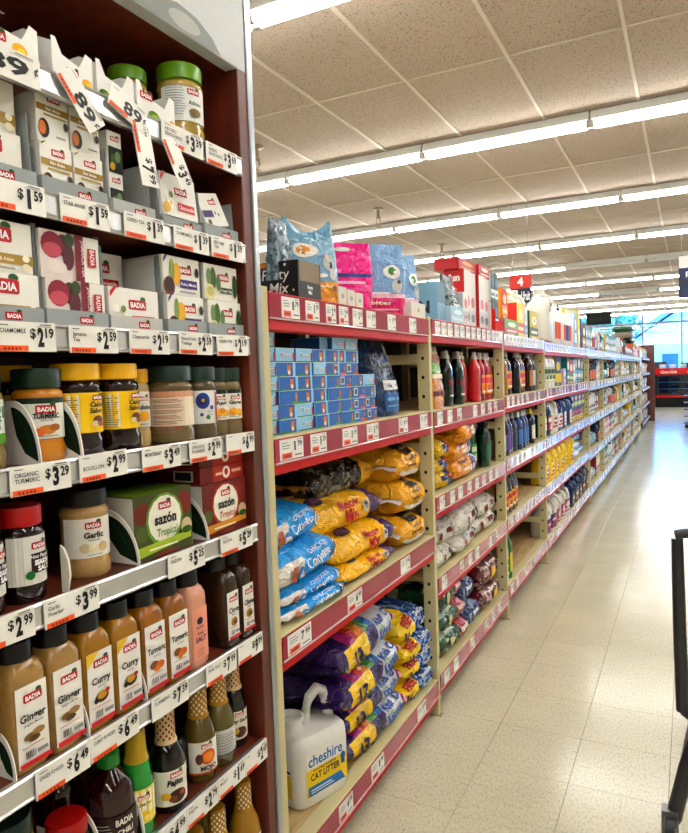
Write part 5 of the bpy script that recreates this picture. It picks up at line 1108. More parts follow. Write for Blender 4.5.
def row(bay, lev, items, group):
    """items: (kind, name, cat, colourword, y, x, rot?)"""
    z = zs(bay, lev); c = {}
    tot = {}
    for it in items: tot[it[3]] = tot.get(it[3], 0)+1
    sh = SHN[len(BL[bay])][lev]
    for it in items:
        k = it[3]; c[k] = c.get(k, 0)+1
        o_ = (', %s from left' % ORD[c[k]-1]) if tot[k] > 1 else ''
        place(it[0], it[1], (it[5], it[4], z), '%s%s, %s shelf of %s rack bay' % (k, o_, sh, BAYN[bay]), it[2], group, rot=(0, 0, random.uniform(-.12, .12)))
S_ = {}
def sp(key, *a, **k):
    if key not in S_: S_[key] = soap(*a, **k)
    return S_[key]
dkg = sp('dkg', .085, .055, .25, '#0f2c1c', '#d9d6cc', '#1f4a2c', '#8a1a3a')
dkp = sp('dkp', .085, .055, .25, '#1a1418', '#d9d6cc', '#3a1a2c', '#c9c4bc')
red = sp('red', .085, .055, .25, '#c4202a', '#e9e6e0', None, None)
redl = sp('redl', .085, .055, .25, '#b0141e', '#e0ddd6', '#e8a02a', '#d83a5a')
place(stand_bag(.17, .08, .265, lambda a, t: '#d8951c' if t < .5 else ('#7fae3a' if t < .78 else '#c9b48a'), [('r', -.7, .48, .7, .55, '#ecd9b4'), ('r', -.6, .2, .6, .28, '#8a4a14'), ('e', .1, .8, .4, .08, '#a9652a')], 72), 'pet_food_bag', (-.075, 2.765, zs(1, 1)), 'green and orange pet food pouch beside the first rack post', 'bag')
row(1, 1, [(dkg, 'soap_bottle', 'bottle', 'dark green dish soap bottle', 2.93, -.06), (dkg, 'soap_bottle', 'bottle', 'dark green dish soap bottle', 3.01, -.10), (dkg, 'soap_bottle', 'bottle', 'dark green dish soap bottle', 3.10, -.06), (dkp, 'soap_bottle', 'bottle', 'dark plum dish soap bottle', 3.18, -.10),
           (red, 'soap_bottle', 'bottle', 'clear red dish soap bottle', 3.25, -.09), (red, 'soap_bottle', 'bottle', 'clear red dish soap bottle', 3.345, -.05), (redl, 'soap_bottle', 'bottle', 'red dish soap bottle with orange label', 3.47, -.06), (redl, 'soap_bottle', 'bottle', 'red dish soap bottle with orange label', 3.565, -.06), (redl, 'soap_bottle', 'bottle', 'red dish soap bottle with orange label', 3.655, -.07)], 'dish soap bottles')
for i, (y, x) in enumerate([(2.96, -.18), (3.06, -.19), (3.15, -.19), (3.3, -.18), (3.42, -.18), (3.52, -.19)]):
    place(dkg if i < 3 else red, 'soap_bottle', (x, y, zs(1, 1)), '%s soap bottle in back row, %s from left, second shelf of second bay' % ('dark' if i < 3 else 'red', ORD[i]), 'bottle', 'dish soap bottles')
z0 = zs(1, 2)
yb2 = lambda u, ph: '#e6c21a' if u < .6 else '#3a5a9a'
kd1 = pillow(.17, .22, .085, yb2, [('r', .2, .3, .5, .45, '#2a4a8a'), ('e', .7, .4, .1, .1, '#d94a2a')], 80, nu=26, nv=26, fin=.014)
for i, (dz, y, x) in enumerate([(0, 2.78, -.02), (.068, 2.765, -.03), (.136, 2.775, -.02)]): place(kd1, 'treat_bag', (x, y, z0+dz), 'small yellow and blue dog treat bag, %s from bottom by first post' % ORD[i], 'bag', 'small yellow treat bags', rot=(0, 0, .1*i-.1))
ob_ = lambda u, ph: '#f0a81e' if u < .62 else ('#d0dcea' if (u*20+ph*3) % 3 < 1.4 else '#b53a2a')
kd2 = pillow(.36, .26, .13, ob_, [('t', 'Beggin', .36, .4, .12, '#7a2a10', {'w': .3, 'b': .04}), ('e', .72, .4, .07, .1, '#2a4a9a'), ('r', .3, .25, .5, .29, '#f3dfae')], 82, nu=30, nv=28, fin=.018)
for i, (dz, y, x) in enumerate([(0, 3.10, -.02), (.085, 3.09, -.03), (.17, 3.12, .0)]): place(kd2, 'treat_bag', (x, y, z0+dz), 'orange dog treat bag, %s from bottom of the slumping pile' % ORD[i], 'bag', 'orange dog treat bags', rot=(0, 0, .08*i))
place(gbox(.28, .12, .2, '#22408a', '#b52a2a'), 'treat_box', (-.28, 2.85, z0+.0), 'dark blue carton behind the small yellow treat bags', 'carton')
gsp = sp('gsp', .075, .055, .24, '#1a6a3a', '#1f2a24', '#3aa04a', '#d9e6c0'); gdk = sp('gdk', .08, .055, .24, '#10402a', '#16201c', '#2a6a4a', None)
row(1, 2, [(gsp, 'cleaner_bottle', 'bottle', 'green cleaner bottle', 3.42, -.10), (gdk, 'cleaner_bottle', 'bottle', 'dark green cleaner bottle', 3.50, -.05), (gdk, 'cleaner_bottle', 'bottle', 'dark green cleaner bottle', 3.60, -.07), (gsp, 'cleaner_bottle', 'bottle', 'green cleaner bottle', 3.68, -.12)], 'green cleaners')
z0 = zs(1, 3)
wb = lambda u, ph: '#e6e2da' if noise.noise(Vector((u*7, ph*3, 5))) < .33 else '#cfc8bd'
wd_ = [('r', .55, .3, .75, .42, '#7a1f24'), ('t', 'BISCUIT', .36, .45, .08, '#8a8078', {'w': .3}), ('e', .3, .3, .06, .07, '#9a3a2a'), ('r', .2, .2, .4, .23, '#6f8a3a'), ('r', .8, .2, .84, .5, '#55504a')]
for i, (lq, th, dz, y, x, rz) in enumerate([(.26, .11, 0, 2.75, -.02, .1), (.26, .12, .085, 2.76, -.03, -.1), (.34, .11, 0, 3.06, -.015, .05), (.36, .15, .075, 3.08, -.01, .1), (.34, .12, 0, 3.42, -.03, -.1), (.36, .14, .19, 3.38, -.06, .12), (.30, .12, .085, 3.44, -.02, 0)]):
    place(pillow(lq, .30, th, wb, wd_, 90+i, nu=32, nv=30, fin=.02, wr=.01), 'pet_food_bag', (x, y, z0+dz), 'white pet biscuit bag with maroon print, number %s of the slumped heap from left' % ORD[i], 'bag', 'white pet biscuit bags', rot=(0, .08, rz))
z0 = zs(1, 4)
gr_cf = lambda u, ph: '#b81f28' if (u > .62 and ph < 1.3) else ('#1f5a2f' if noise.noise(Vector((u*8, ph*4, 7))) < .2 else '#b9c9b4')
bl_cf = lambda u, ph: '#24427a' if noise.noise(Vector((u*8, ph*4, 9))) < .22 else '#a9b8d0'
mr_cf = lambda u, ph: '#6a121c' if noise.noise(Vector((u*8, ph*4, 11))) < .2 else '#d0a8a0'
gd = [('t', 'Beneful', .76, .30, .12, '#f0e6e0', {'w': .28, 'b': .04}), ('r', .2, .5, .5, .55, '#dfe6d8'), ('e', .3, .3, .06, .08, '#d9cfa0')]
for i, dz in enumerate((0, .095, .185)): place(pillow(.36, .40, .12 if i < 2 else .14, gr_cf, gd, 100+i, finc='#1b4a28'), 'pet_food_bag', (-.015-.01*i, 2.865, z0+dz), 'green and red dog food bag, %s from bottom of the pile' % ORD[i], 'bag', 'green and red dog food bags', rot=(0, 0, .05*(i-1)))
for i, dz in enumerate((0, .105)): place(pillow(.22, .38, .13 if not i else .15, bl_cf, [('r', .3, .3, .7, .36, '#dfe6f0'), ('e', .5, .55, .15, .1, '#8a96b0')], 104+i, nu=30, nv=30), 'pet_food_bag', (-.02-.03*i, 3.17, z0+dz), 'blue dog food bag, %s between green and maroon piles' % ('lower', 'upper')[i], 'bag', 'blue dog food bags')
for i, dz in enumerate((0, .105)): place(pillow(.40, .40, .13 if not i else .17, mr_cf, [('e', .55, .25, .1, .1, '#d9b01c'), ('t', 'Pedigree', .45, .42, .09, '#f0e0d8', {'w': .6, 'b': .03}), ('r', .2, .6, .4, .64, '#d8c0b0')], 106+i, finc='#5a1018'), 'pet_food_bag', (-.015-.01*i, 3.50, z0+dz), 'maroon dog food bag, %s of the pile by the second post' % ('lower', 'upper')[i], 'bag', 'maroon dog food bags', rot=(0, 0, .05))

# ---------------------------------------------------------------- bay 3
z0 = zs(2, 0)
place(gbox(.13, .17, .09, '#d8431c', '#e8a01c', '#f0d8a0'), 'detergent_box', (-.03, 3.93, z0+.092), 'orange red detergent carton just past the second post', 'carton')
place(gbox(.34, .09, .1, '#7ab02a', '#d05a8a', '#e6ecd8'), 'detergent_box', (-.012, 4.02, z0), 'low green and pink detergent carton at the front', 'carton')
place(gbox(.2, .21, .08, '#f4d81c', '#d83a2a', '#f4e8b0'), 'detergent_box', (-.025, 4.32, z0), 'yellow detergent carton with red emblem', 'carton')
place(gbox(.08, .20, .08, '#e6e8ec', '#8aa8d0', '#c0d0e4'), 'detergent_box', (-.03, 4.50, z0), 'slim white and blue carton beside yellow carton', 'carton')
place(jug(.16, .11, .30, '#e8e6e0', '#e8d21c', '#e8d21c', '#3a8a3a'), 'bleach_jug', (-.14, 4.42, z0), 'white jug with yellow cap behind the yellow carton', 'jug')
place(gbox(.28, .19, .07, '#cdb82c', '#1f5a3a', '#e9e4c0', 'SOS'), 'detergent_box', (-.03, 4.76, z0), 'yellow and green soap pad carton', 'carton')
mj = jug(.30, .18, .40, '#d9d8d0', '#d0cfc6', None, None)
place(mj, 'bleach_jug', (-.09, 5.26, z0), 'big milky plastic jug on top just past the third post', 'jug')
place(jug(.2, .14, .34, '#e6e4dc', '#e6e4dc', '#e0ddd4', '#b9b4a8'), 'bleach_jug', (-.16, 4.72, z0), 'white jug behind the soap pad carton', 'jug')
cola = lambda c, l1, l2, k: sp(k, .085, .07, .26, c, '#b9b4ac', l1, l2)
row(2, 1, [(cola('#a8761a', None, None, 'amb'), 'soap_bottle', 'bottle', 'amber soap bottle', 3.90, -.05), (cola('#151a2a', '#e0b01c', '#d8506a', 'nv'), 'soap_bottle', 'bottle', 'black soap bottle with yellow pink label', 4.02, -.06), (cola('#151a2a', '#e0b01c', '#d8506a', 'nv'), 'soap_bottle', 'bottle', 'black soap bottle with yellow pink label', 4.12, -.08), (cola('#131a2c', None, None, 'nv2'), 'soap_bottle', 'bottle', 'plain navy soap bottle', 4.23, -.05),
           (cola('#1a1420', '#e0b01c', '#d8506a', 'nv3'), 'soap_bottle', 'bottle', 'plum soap bottle with yellow pink label', 4.34, -.06), (cola('#8a1420', '#e0b01c', '#d8506a', 'rd3'), 'soap_bottle', 'bottle', 'red soap bottle with yellow label', 4.44, -.07), (cola('#3a140c', '#c98a5a', None, 'br3'), 'soap_bottle', 'bottle', 'brown soap bottle', 4.60, -.05), (cola('#16321f', None, None, 'gn3'), 'soap_bottle', 'bottle', 'deep green soap bottle', 4.53, -.10), (cola('#1a2438', '#c9ccd4', None, 'nv4'), 'soap_bottle', 'bottle', 'navy soap bottle with grey label', 4.74, -.06), (cola('#1a2438', '#c9ccd4', None, 'nv4'), 'soap_bottle', 'bottle', 'navy soap bottle with grey label', 4.83, -.08)], 'soap bottles in the third bay')
cl = lambda c, cap, l1, k, h=.235: sp(k, .09, .06, h, c, cap, l1, None)
row(2, 2, [(cl('#2a8a80', '#d9d8d4', '#9ad0c4', 'teal'), 'cleaner_bottle', 'bottle', 'teal cleaner bottle with white cap', 3.84, -.05), (cl('#3a1f5a', '#c9c4cc', '#6a4a9a', 'pur'), 'cleaner_bottle', 'bottle', 'purple cleaner bottle', 3.95, -.05), (cl('#3a1f5a', '#c9c4cc', '#6a4a9a', 'pur'), 'cleaner_bottle', 'bottle', 'purple cleaner bottle', 4.06, -.06), (cl('#251a3a', '#c9c4cc', '#2a4a3a', 'pur2'), 'cleaner_bottle', 'bottle', 'dark violet cleaner bottle', 4.17, -.06),
           (cl('#1c3f7a', '#d9dce0', '#4a7ab8', 'blu'), 'cleaner_bottle', 'bottle', 'blue spray cleaner bottle', 4.28, -.05), (cl('#1c3f7a', '#d9dce0', '#4a7ab8', 'blu'), 'cleaner_bottle', 'bottle', 'blue spray cleaner bottle', 4.39, -.05), (cl('#1c3f7a', '#d9dce0', '#4a7ab8', 'blu'), 'cleaner_bottle', 'bottle', 'blue spray cleaner bottle', 4.50, -.06), (cl('#14243f', '#e2c81c', '#e4e2da', 'blk'), 'cleaner_bottle', 'bottle', 'navy cleaner bottle with yellow cap', 4.66, -.05)], 'cleaners in the third bay')
ck = sp('ck', .085, .075, .24, '#3a0f12', '#2a1a18', '#e0b01c', '#c42a3a')
row(2, 3, [(ck, 'cleaner_bottle', 'bottle', 'dark red bottle with yellow label', 3.84, -.05), (ck, 'cleaner_bottle', 'bottle', 'dark red bottle with yellow label', 3.935, -.05), (ck, 'cleaner_bottle', 'bottle', 'dark red bottle with yellow label', 4.03, -.05), (ck, 'cleaner_bottle', 'bottle', 'dark red bottle with yellow label', 4.125, -.06),
           (jug(.17, .12, .24, '#d9a81c', '#c98a14', '#a97a14', '#5a3a1a'), 'cleaner_jug', 'jug', 'yellow jug at the back', 4.45, -.40), (jug(.17, .12, .24, '#d9a81c', '#c98a14', '#a97a14', '#5a3a1a'), 'cleaner_jug', 'jug', 'yellow jug at the back', 4.65, -.40)], 'third bay fourth shelf')
gk = sp('gk', .10, .08, .26, '#14702a', '#1f3a24', '#c42a3a', '#e8e4dc'); wk = sp('wk', .07, .06, .28, '#e4e4d8', '#e4e4d8', '#d9c82a', '#2a8a3a')
row(2, 4, [(wk, 'cleaner_bottle', 'bottle', 'tall white and yellow bottle', 3.83, -.045), (sp('gk2', .07, .06, .29, '#1a7a34', '#1a7a34', '#d9c82a', None), 'cleaner_bottle', 'bottle', 'tall slim green bottle', 3.92, -.045), (gk, 'cleaner_bottle', 'bottle', 'round green cleaner bottle', 4.28, -.22), (gk, 'cleaner_bottle', 'bottle', 'round green cleaner bottle', 4.18, -.30), (gk, 'cleaner_bottle', 'bottle', 'round green cleaner bottle', 4.52, -.25)], 'third bay bottom shelf')

# ---------------------------------------------------------------- bays 4 and 5 (long laundry bay)
z0 = zs(3, 0)
wsp = [soap(.12, .09, .34, '#e6e4de', c, c2, None) for c, c2 in (('#e6e4de', '#d8d4cc'), ('#e6e4de', '#d8622a'), ('#22408a', '#e6e4de'), ('#e0d21c', '#2a5aa0'))]
names = ['plain white bottle', 'white bottle with orange label', 'white bottle with blue cap', 'white bottle with yellow cap']
row(3, 0, [(wsp[j], 'bleach_bottle', 'bottle', names[j], y, -.07) for j, y in ((0, 5.52), (1, 5.66), (1, 5.80), (2, 5.94), (1, 6.06))], 'white bottles on the long bay top')
row(4, 0, [(wsp[3], 'bleach_bottle', 'bottle', names[3], 6.22, -.07), (wsp[1], 'bleach_bottle', 'bottle', names[1], 6.35, -.07), (wsp[0], 'bleach_bottle', 'bottle', names[0], 6.48, -.07), (gbox(.16, .32, .12, '#5a9ac8', '#d9e4ec'), 'detergent_box', 'carton', 'blue detergent carton', 6.66, -.03), (gbox(.2, .36, .14, '#f0d21c', '#e0d8a0', '#f0dc4a'), 'detergent_box', 'carton', 'tall yellow detergent carton', 6.88, -.03), (gbox(.15, .30, .12, '#a9b4c6', '#3a6ab0'), 'detergent_box', 'carton', 'pale and blue detergent carton', 7.08, -.03), (gbox(.12, .26, .1, '#4a2f2a', '#c9a05a'), 'detergent_box', 'carton', 'dark brown carton', 7.23, -.03)], 'goods on the long bay top')
oxi = soap(.13, .09, .29, '#e4e2dc', '#e4e2dc', '#b9c4a4', '#4a5a3a'); oxb = soap(.13, .09, .29, '#e4e2dc', '#2a3f9a', '#b9c4a4', '#4a5a3a')
row(3, 1, [(oxb, 'bleach_bottle', 'bottle', 'white bottle with blue cap and olive label', 5.06, -.07), (oxi, 'bleach_bottle', 'bottle', 'white bottle with olive label', 5.20, -.07), (oxi, 'bleach_bottle', 'bottle', 'white bottle with olive label', 5.34, -.07), (oxi, 'bleach_bottle', 'bottle', 'white bottle with olive label', 5.48, -.07),
           (gbox(.16, .24, .12, '#1f4a8a', '#e0cf1c', '#e0cf1c'), 'detergent_box', 'carton', 'blue and yellow carton', 5.68, -.03), (gbox(.12, .26, .1, '#3a86b8', '#a9d0e4'), 'detergent_box', 'carton', 'sky blue carton', 5.84, -.05), (gbox(.18, .14, .12, '#8ab8d8', '#d9a8b4'), 'detergent_box', 'carton', 'light blue and pink carton', 6.01, -.03)], 'laundry goods second shelf')
row(4, 1, [(gbox(.14, .25, .12, '#16282c', '#2a8a8a'), 'detergent_box', 'carton', 'black and teal carton', 6.26, -.04), (gbox(.14, .22, .12, '#c43a5a', '#3a9a4a', '#e8e0c8'), 'detergent_box', 'carton', 'pink and green carton', 6.43, -.04), (gbox(.14, .22, .12, '#7ac0d8', '#e4e8ea'), 'detergent_box', 'carton', 'aqua carton', 6.60, -.04), (gbox(.16, .28, .12, '#2a78a8', '#7ab4d0'), 'detergent_box', 'carton', 'tall blue carton', 6.80, -.05), (gbox(.16, .28, .12, '#2a78a8', '#7ab4d0'), 'detergent_box', 'carton', 'tall blue carton', 7.0, -.05), (gbox(.14, .26, .12, '#3a8aa8', '#c9dce4'), 'detergent_box', 'carton', 'sea blue carton', 7.2, -.05)], 'laundry goods second shelf')
grn = soap(.13, .08, .29, '#2f9a3a', '#2f9a3a', '#3aae48', '#e8e4dc'); nvb = soap(.15, .09, .28, '#1c3a6a', '#1c3a6a', '#c42a3a', '#e8e4dc'); wjb = jug(.2, .12, .29, '#e0ded6', '#e0ded6', '#d8d4cc', '#c42a3a'); nvj = jug(.2, .12, .28, '#1c4a86', '#1c4a86', '#e0e4ea', '#c42a3a')
row(3, 2, [(grn, 'detergent_bottle', 'bottle', 'bright green bottle', 5.08, -.06), (nvb, 'detergent_bottle', 'bottle', 'navy bottle with red label', 5.26, -.06), (wjb, 'detergent_jug', 'jug', 'white detergent jug', 5.50, -.08), (nvj, 'detergent_jug', 'jug', 'navy detergent jug', 5.74, -.08), (nvj, 'detergent_jug', 'jug', 'navy detergent jug', 5.98, -.08)], 'detergents third shelf')
pwd = gbox(.22, .13, .12, '#20508a', '#d9cf4a', '#c43a6a'); pw2 = gbox(.22, .13, .12, '#2a5a94', '#a9cc4a', '#e8d8e0')
it = []
row(4, 2, [(nvj, 'detergent_jug', 'jug', 'navy detergent jug', 6.27, -.08)]+[(pwd, 'detergent_box', 'carton', 'blue powder carton with colourful band', 6.50+.235*i, -.04) for i in range(4)], 'detergents third shelf')
for i in range(4): place(pw2, 'detergent_box', (-.045, 6.50+.235*i, zs(4, 2)+.1315), 'blue powder carton with lime band, %s of the upper layer' % ORD[i], 'carton', 'detergents third shelf')
yj = jug(.20, .12, .27, '#f6d814', '#d42c1c', '#f6d814', '#c43a2a')
row(3, 3, [(yj, 'detergent_jug', 'jug', 'yellow jug with red cap', 5.07+.215*i, -.07) for i in range(5)], 'yellow jugs')
row(4, 3, [(yj, 'detergent_jug', 'jug', 'yellow jug with red cap', 6.24, -.07)], 'yellow jugs')
wp = lambda c: pillow(.40, .26, .09, lambda u, ph, c=c: c if (u*7) % 1 < .7 else '#9ac0dc', None, 120, nu=24, nv=22)
for i, (c, n_) in enumerate([('#e0e4ea', 'white'), ('#c9d4e4', 'pale blue'), ('#2a5a94', 'blue'), ('#8ab0d4', 'light blue')]): place(wp(c), 'paper_pack', (-.03, 6.62, zs(4, 3)+.078*i) if i < 3 else (-.05, 7.08, zs(4, 3)), '%s plastic-wrapped pack lying beside the yellow jugs' % n_, 'pack', 'wrapped packs')
wj = jug(.19, .13, .265, '#e4e3de', '#e4e3de', '#2a4a86', '#c43a6a'); wj2 = jug(.19, .13, .265, '#e4e3de', '#d8d4cc', '#b52a6a', '#e0d8dc'); bj = jug(.19, .13, .265, '#1c3a6a', '#c9a81c', '#2a4a80', '#c9a81c'); gj = jug(.19, .13, .265, '#5a5c60', '#3a3c40', '#2a2c30', '#b5642a')
row(3, 4, [((wj, wj, wj2, wj2, wj2)[i], 'bleach_jug', 'jug', ('white jug with blue label', 'white jug with blue label', 'white jug with magenta label', 'white jug with magenta label', 'white jug with magenta label')[i], 5.07+.215*i, -.07) for i in range(5)], 'jugs on the bottom shelf')
row(4, 4, [((bj, bj, bj, gj, gj)[i], 'bleach_jug', 'jug', ('navy jug with gold cap',)*3 and ('navy jug with gold cap', 'navy jug with gold cap', 'navy jug with gold cap', 'grey jug', 'grey jug')[i], 6.25+.225*i, -.07) for i in range(5)], 'jugs on the bottom shelf')

# ---------------------------------------------------------------- far bays: mixed household goods
random.seed(21)
pal = [('white', '#cfcfca'), ('navy', '#22365a'), ('red', '#a8242c'), ('teal', '#2a7a80'), ('yellow', '#d8b81c'), ('black', '#1c1c20'), ('pale blue', '#9ab8cc'), ('pink', '#c87a94'), ('green', '#3a7a3c'), ('orange', '#cc6a24'), ('cream', '#d8ccac'), ('grey', '#7a7e84')]
FK = {}
def fk(kind, ci, cj):
    k = (kind, ci, cj)
    if k not in FK:
        a, b2 = pal[ci][1], pal[cj][1]
        if kind == 'box': FK[k] = gbox(.15, .22, .12, a, b2)
        elif kind == 'bottle': FK[k] = soap(.11, .08, .25, a, b2, b2, None)
        elif kind == 'jug': FK[k] = jug(.17, .12, .25, a, b2, b2, None)
        else: FK[k] = pillow(.2, .22, .14, lambda u, ph: a if (u*5+ph) % 2 < 1.3 else b2, None, ci, nu=14, nv=14)
    return FK[k]
wid = {'box': .16, 'bottle': .12, 'jug': .18, 'pack': .235}
pool = [('box', 0, 1), ('box', 2, 0), ('box', 10, 2), ('box', 6, 0), ('box', 5, 9), ('box', 3, 0), ('bottle', 0, 2), ('bottle', 1, 0), ('bottle', 5, 4), ('bottle', 0, 8), ('bottle', 7, 0), ('jug', 0, 2), ('jug', 4, 0), ('jug', 1, 9), ('pack', 0, 6), ('pack', 6, 3), ('pack', 0, 11), ('bottle', 3, 0), ('box', 7, 0), ('box', 8, 4), ('bottle', 9, 0)]
seen = {}
for bi in range(5, 9):
    for li, z in enumerate(BL[bi]):
        y = PO[bi]+.10; idx = 0
        while y < PO[bi+1]-.16:
            kind, ci, cj = random.choice(pool)
            for rep in range(random.choice((1, 2, 2, 3))):
                if y > PO[bi+1]-.16: break
                w_ = wid[kind]; y += w_/2
                sc_ = random.uniform(.92, 1.08)
                l = '%s and %s %s, item %s from left, %s shelf, %s rack bay' % (pal[ci][0], pal[cj][0], {'box': 'carton', 'pack': 'wrapped pack'}.get(kind, kind), (ORD[idx] if idx < len(ORD) else 'last'), SHN[5][li], BAYN[bi])
                place(fk(kind, ci, cj), {'box': 'goods_carton', 'bottle': 'goods_bottle', 'jug': 'goods_jug', 'pack': 'wrapped_pack'}[kind], (-.04 if kind in ('box', 'pack') else -.09, y, z+.001), l, {'box': 'carton', 'pack': 'pack'}.get(kind, kind), 'household goods on the far bays', scale=(1, 1, sc_*(1.0 if li else 1.1)))
                y += w_/2+.012; idx += 1

# ============================================================ FAR END
# second shelving run with a dark brown end panel hung with small goods
g2 = ob('shelving_unit', None, None, (0, 16.2, 0))
ob('end_panel', MB().cbox(-.45, .12, 2.9, 2.95, 0, 1.95, '#fff').mesh('end_panel', 'wood'), g2)
ob('back_panel', MB().box(-.5, -.46, 0, 2.9, 0, 1.85, '#fff').mesh('back_panel', 'wood'), g2)
for z in (.15, .52, .9, 1.25, 1.6):
    sh = ob('shelf_board', MB().cbox(-.45, 0, 0, 2.88, z-.03, z, '#fff').mesh('shelf_board', 'shelf_wood'), g2)
    ob('ticket_strip', MB().box(0, .006, 0, 2.88, z-.05, z, '#a9b8d0').mesh('ticket_strip', 'paint'), sh)
tag(g2, 'far dark brown shelving run near the drinks cooler', 'shelf unit')
random.seed(31)
for li, z in enumerate((.15, .52, .9, 1.25, 1.6)):
    y = 16.32; idx = 0
    while y < 18.9:
        kind, ci, cj = random.choice(pool[:13]); w_ = wid[kind]; y += w_/2
        place(fk(kind, ci, cj), {'box': 'goods_carton', 'bottle': 'goods_bottle', 'jug': 'goods_jug'}[kind], (-.05 if kind == 'box' else -.1, y, z+.001), '%s and %s %s, item %s from left, %s shelf of far brown run' % (pal[ci][0], pal[cj][0], {'box': 'carton'}.get(kind, kind), ORD[idx] if idx < 25 else 'last', ('lowest', 'second lowest', 'middle', 'second highest', 'highest')[li]), {'box': 'carton'}.get(kind, kind), 'goods on the far brown run')
        y += w_/2+.02; idx += 1
# rack of small hanging packets on the end panel
for j in range(6):
    for i in range(2):
        place(gbox(.08, .11, .02, pal[(i*5+j) % 12][1], '#e4e2dc'), 'hanging_packet', (.15, 19.0+.06, .35+.24*j) if False else (.125+.02, 18.2+.3*i, .3+.24*j+.02) if False else (.03, 15.45+.3*i, .3+.2*j), 'small packet on the strip hanging at the end of the rack, %s row, %s column' % (ORD[j], ('near', 'far')[i]), 'packet', 'hanging packets')
st = ob('clip_strip', MB().box(.0, .004, 15.42, 15.80, .25, 1.75, '#d9d9d4').mesh('clip_strip', 'plastic')); tag(st, 'white strip board with hanging packets at the far end of the rack', 'display')
# drinks cooler
ck_ = ob('drinks_cooler', None, None, (0, 25.4, 0)); x0, x1 = -.115, 1.5
ob('cabinet', MB().box(x0, x1, .10, .75, .0, 1.3, '#0c0c0d').box(x0, x1, 0, .10, 0, .36, '#0c0c0d').box(x0, x0+.05, 0, .10, .36, 1.1, '#0c0c0d').box(x1-.05, x1, 0, .10, .36, 1.1, '#0c0c0d').mesh('cabinet', 'card', smooth=False), ck_)
ob('header', MB().cbox(x0, x1, -.02, .10, 1.10, 1.32, '#c0141e', .01).decal(lambda u, v, l: (u, -.02-l, v), [('t', 'Coca-Cola', .28, 1.15, .09, '#f0ece8', {'w': .5, 'b': .02, 'sl': .3}), ('t', 'Coca-Cola', 1.1, 1.15, .09, '#f0ece8', {'w': .5, 'b': .02, 'sl': .3})]).mesh('header', 'gloss', smooth=False), ck_)
ob('kick_band', MB().box(x0, x1, -.012, 0, .33, .40, '#b01820').mesh('kick_band', 'gloss'), ck_)
for i in range(2):
    a = x0+.05+i*.76; q = ob('door', MB().box(a, a+.74, -.02, 0, .42, .46, '#202224').box(a, a+.74, -.02, 0, 1.05, 1.09, '#202224').box(a, a+.04, -.02, 0, .46, 1.05, '#202224').box(a+.70, a+.74, -.02, 0, .46, 1.05, '#202224').mesh('door', 'plastic', smooth=False), ck_)
    ob('door_glass', MB().box(a+.04, a+.70, -.012, -.008, .46, 1.05, '#fff').mesh('door_glass', 'glass'), q)
for z in (.62, .85):
    ob('shelf', MB().box(x0+.05, x1-.05, .02, .10, z-.01, z, '#c9cdd0').mesh('cooler_shelf', 'metal'), ck_)
tag(ck_, 'black drinks cooler with red header near the windows', 'cooler')
cb = soap(.06, .06, .17, '#2a1410', '#c0141e', '#c0141e', None, mat='gloss')
for j, z in enumerate((.46, .62, .85)):
    for i in range(9): place(cb, 'drink_bottle', (.0+.075*i+(.05 if i > 8 else 0), 25.4+.058, z+.001), 'drink bottle, %s from left on the %s shelf of the cooler' % (ORD[i], ('lower', 'middle', 'upper')[j]), 'bottle', 'drinks in the cooler', scale=.85)
for i, x in enumerate((.0, .3, .62, .95, 1.25)): place(gbox(.22, .13, .2, '#c9d8e4', '#8ab0d4', '#e4ecf2'), 'drink_case', (x+.1, 25.75, 1.321), 'pale blue wrapped case on the cooler, %s from left' % ORD[i], 'carton', 'cases on the cooler', rot=(0, 0, -PI/2))
wed = MB().prism([(0, 0), (.34, 0), (.34, .95), (.0, .75)], lambda a, b2, q: (a, q, b2), 0, .6, '#c8101e')
place([('body', wed.mesh('bin_body', 'plastic', smooth=False)), ('rim', MB().box(0, .34, -.01, .61, -.001+.94, .965, '#a00d18').mesh('rim', 'plastic'))], 'red_bin', (-.5, 25.6, 0), 'plain red slanted bin left of the drinks cooler', 'bin')
# checkout counters against the window
for i, (x, w_, h) in enumerate([(-1.3, 1.6, 1.55), (.6, 1.4, 1.5)]):
    q = ob('checkout_counter', None, None, (x, 26.35, 0))
    ob('base', MB().cbox(0, w_, 0, .5, 0, .95, '#1a2228').mesh('base', 'plastic'), q)
    ob('screen_rail', MB().cbox(.05, w_-.1, .2, .26, .951, h, '#1f3038').mesh('screen_rail', 'plastic'), q)
    tag(q, 'dark checkout counter behind the cooler, %s one' % ('left', 'right')[i], 'counter')
# brown snack display peeking in at right
q = ob('snack_display', None, None, (.8, 16.9, 0))
ob('frame', MB().box(.02, .5, .02, .5, 0, .06, '#3a1a14').box(.22, .28, .22, .28, .06, .8, '#3a1a14').mesh('frame', 'paint', smooth=False), q)
for j in range(5): ob('shelf', MB().box(0, .5, 0, .5, .1+.15*j, .115+.15*j, '#5a241c').mesh('display_shelf', 'paint', smooth=False), q)
tag(q, 'low brown tiered snack display in the far aisle', 'display')
for j in range(5):
    place(pillow(.3, .3, .09, lambda u, ph: '#7a1c20' if (u*6) % 1 < .6 else '#c9b49a', None, 140+j, nu=12, nv=12), 'snack_bag', (1.2, 17.1, .116+.15*j), 'maroon snack bag on the %s tier of the brown display' % ORD[j], 'bag', 'snack bags on the display')
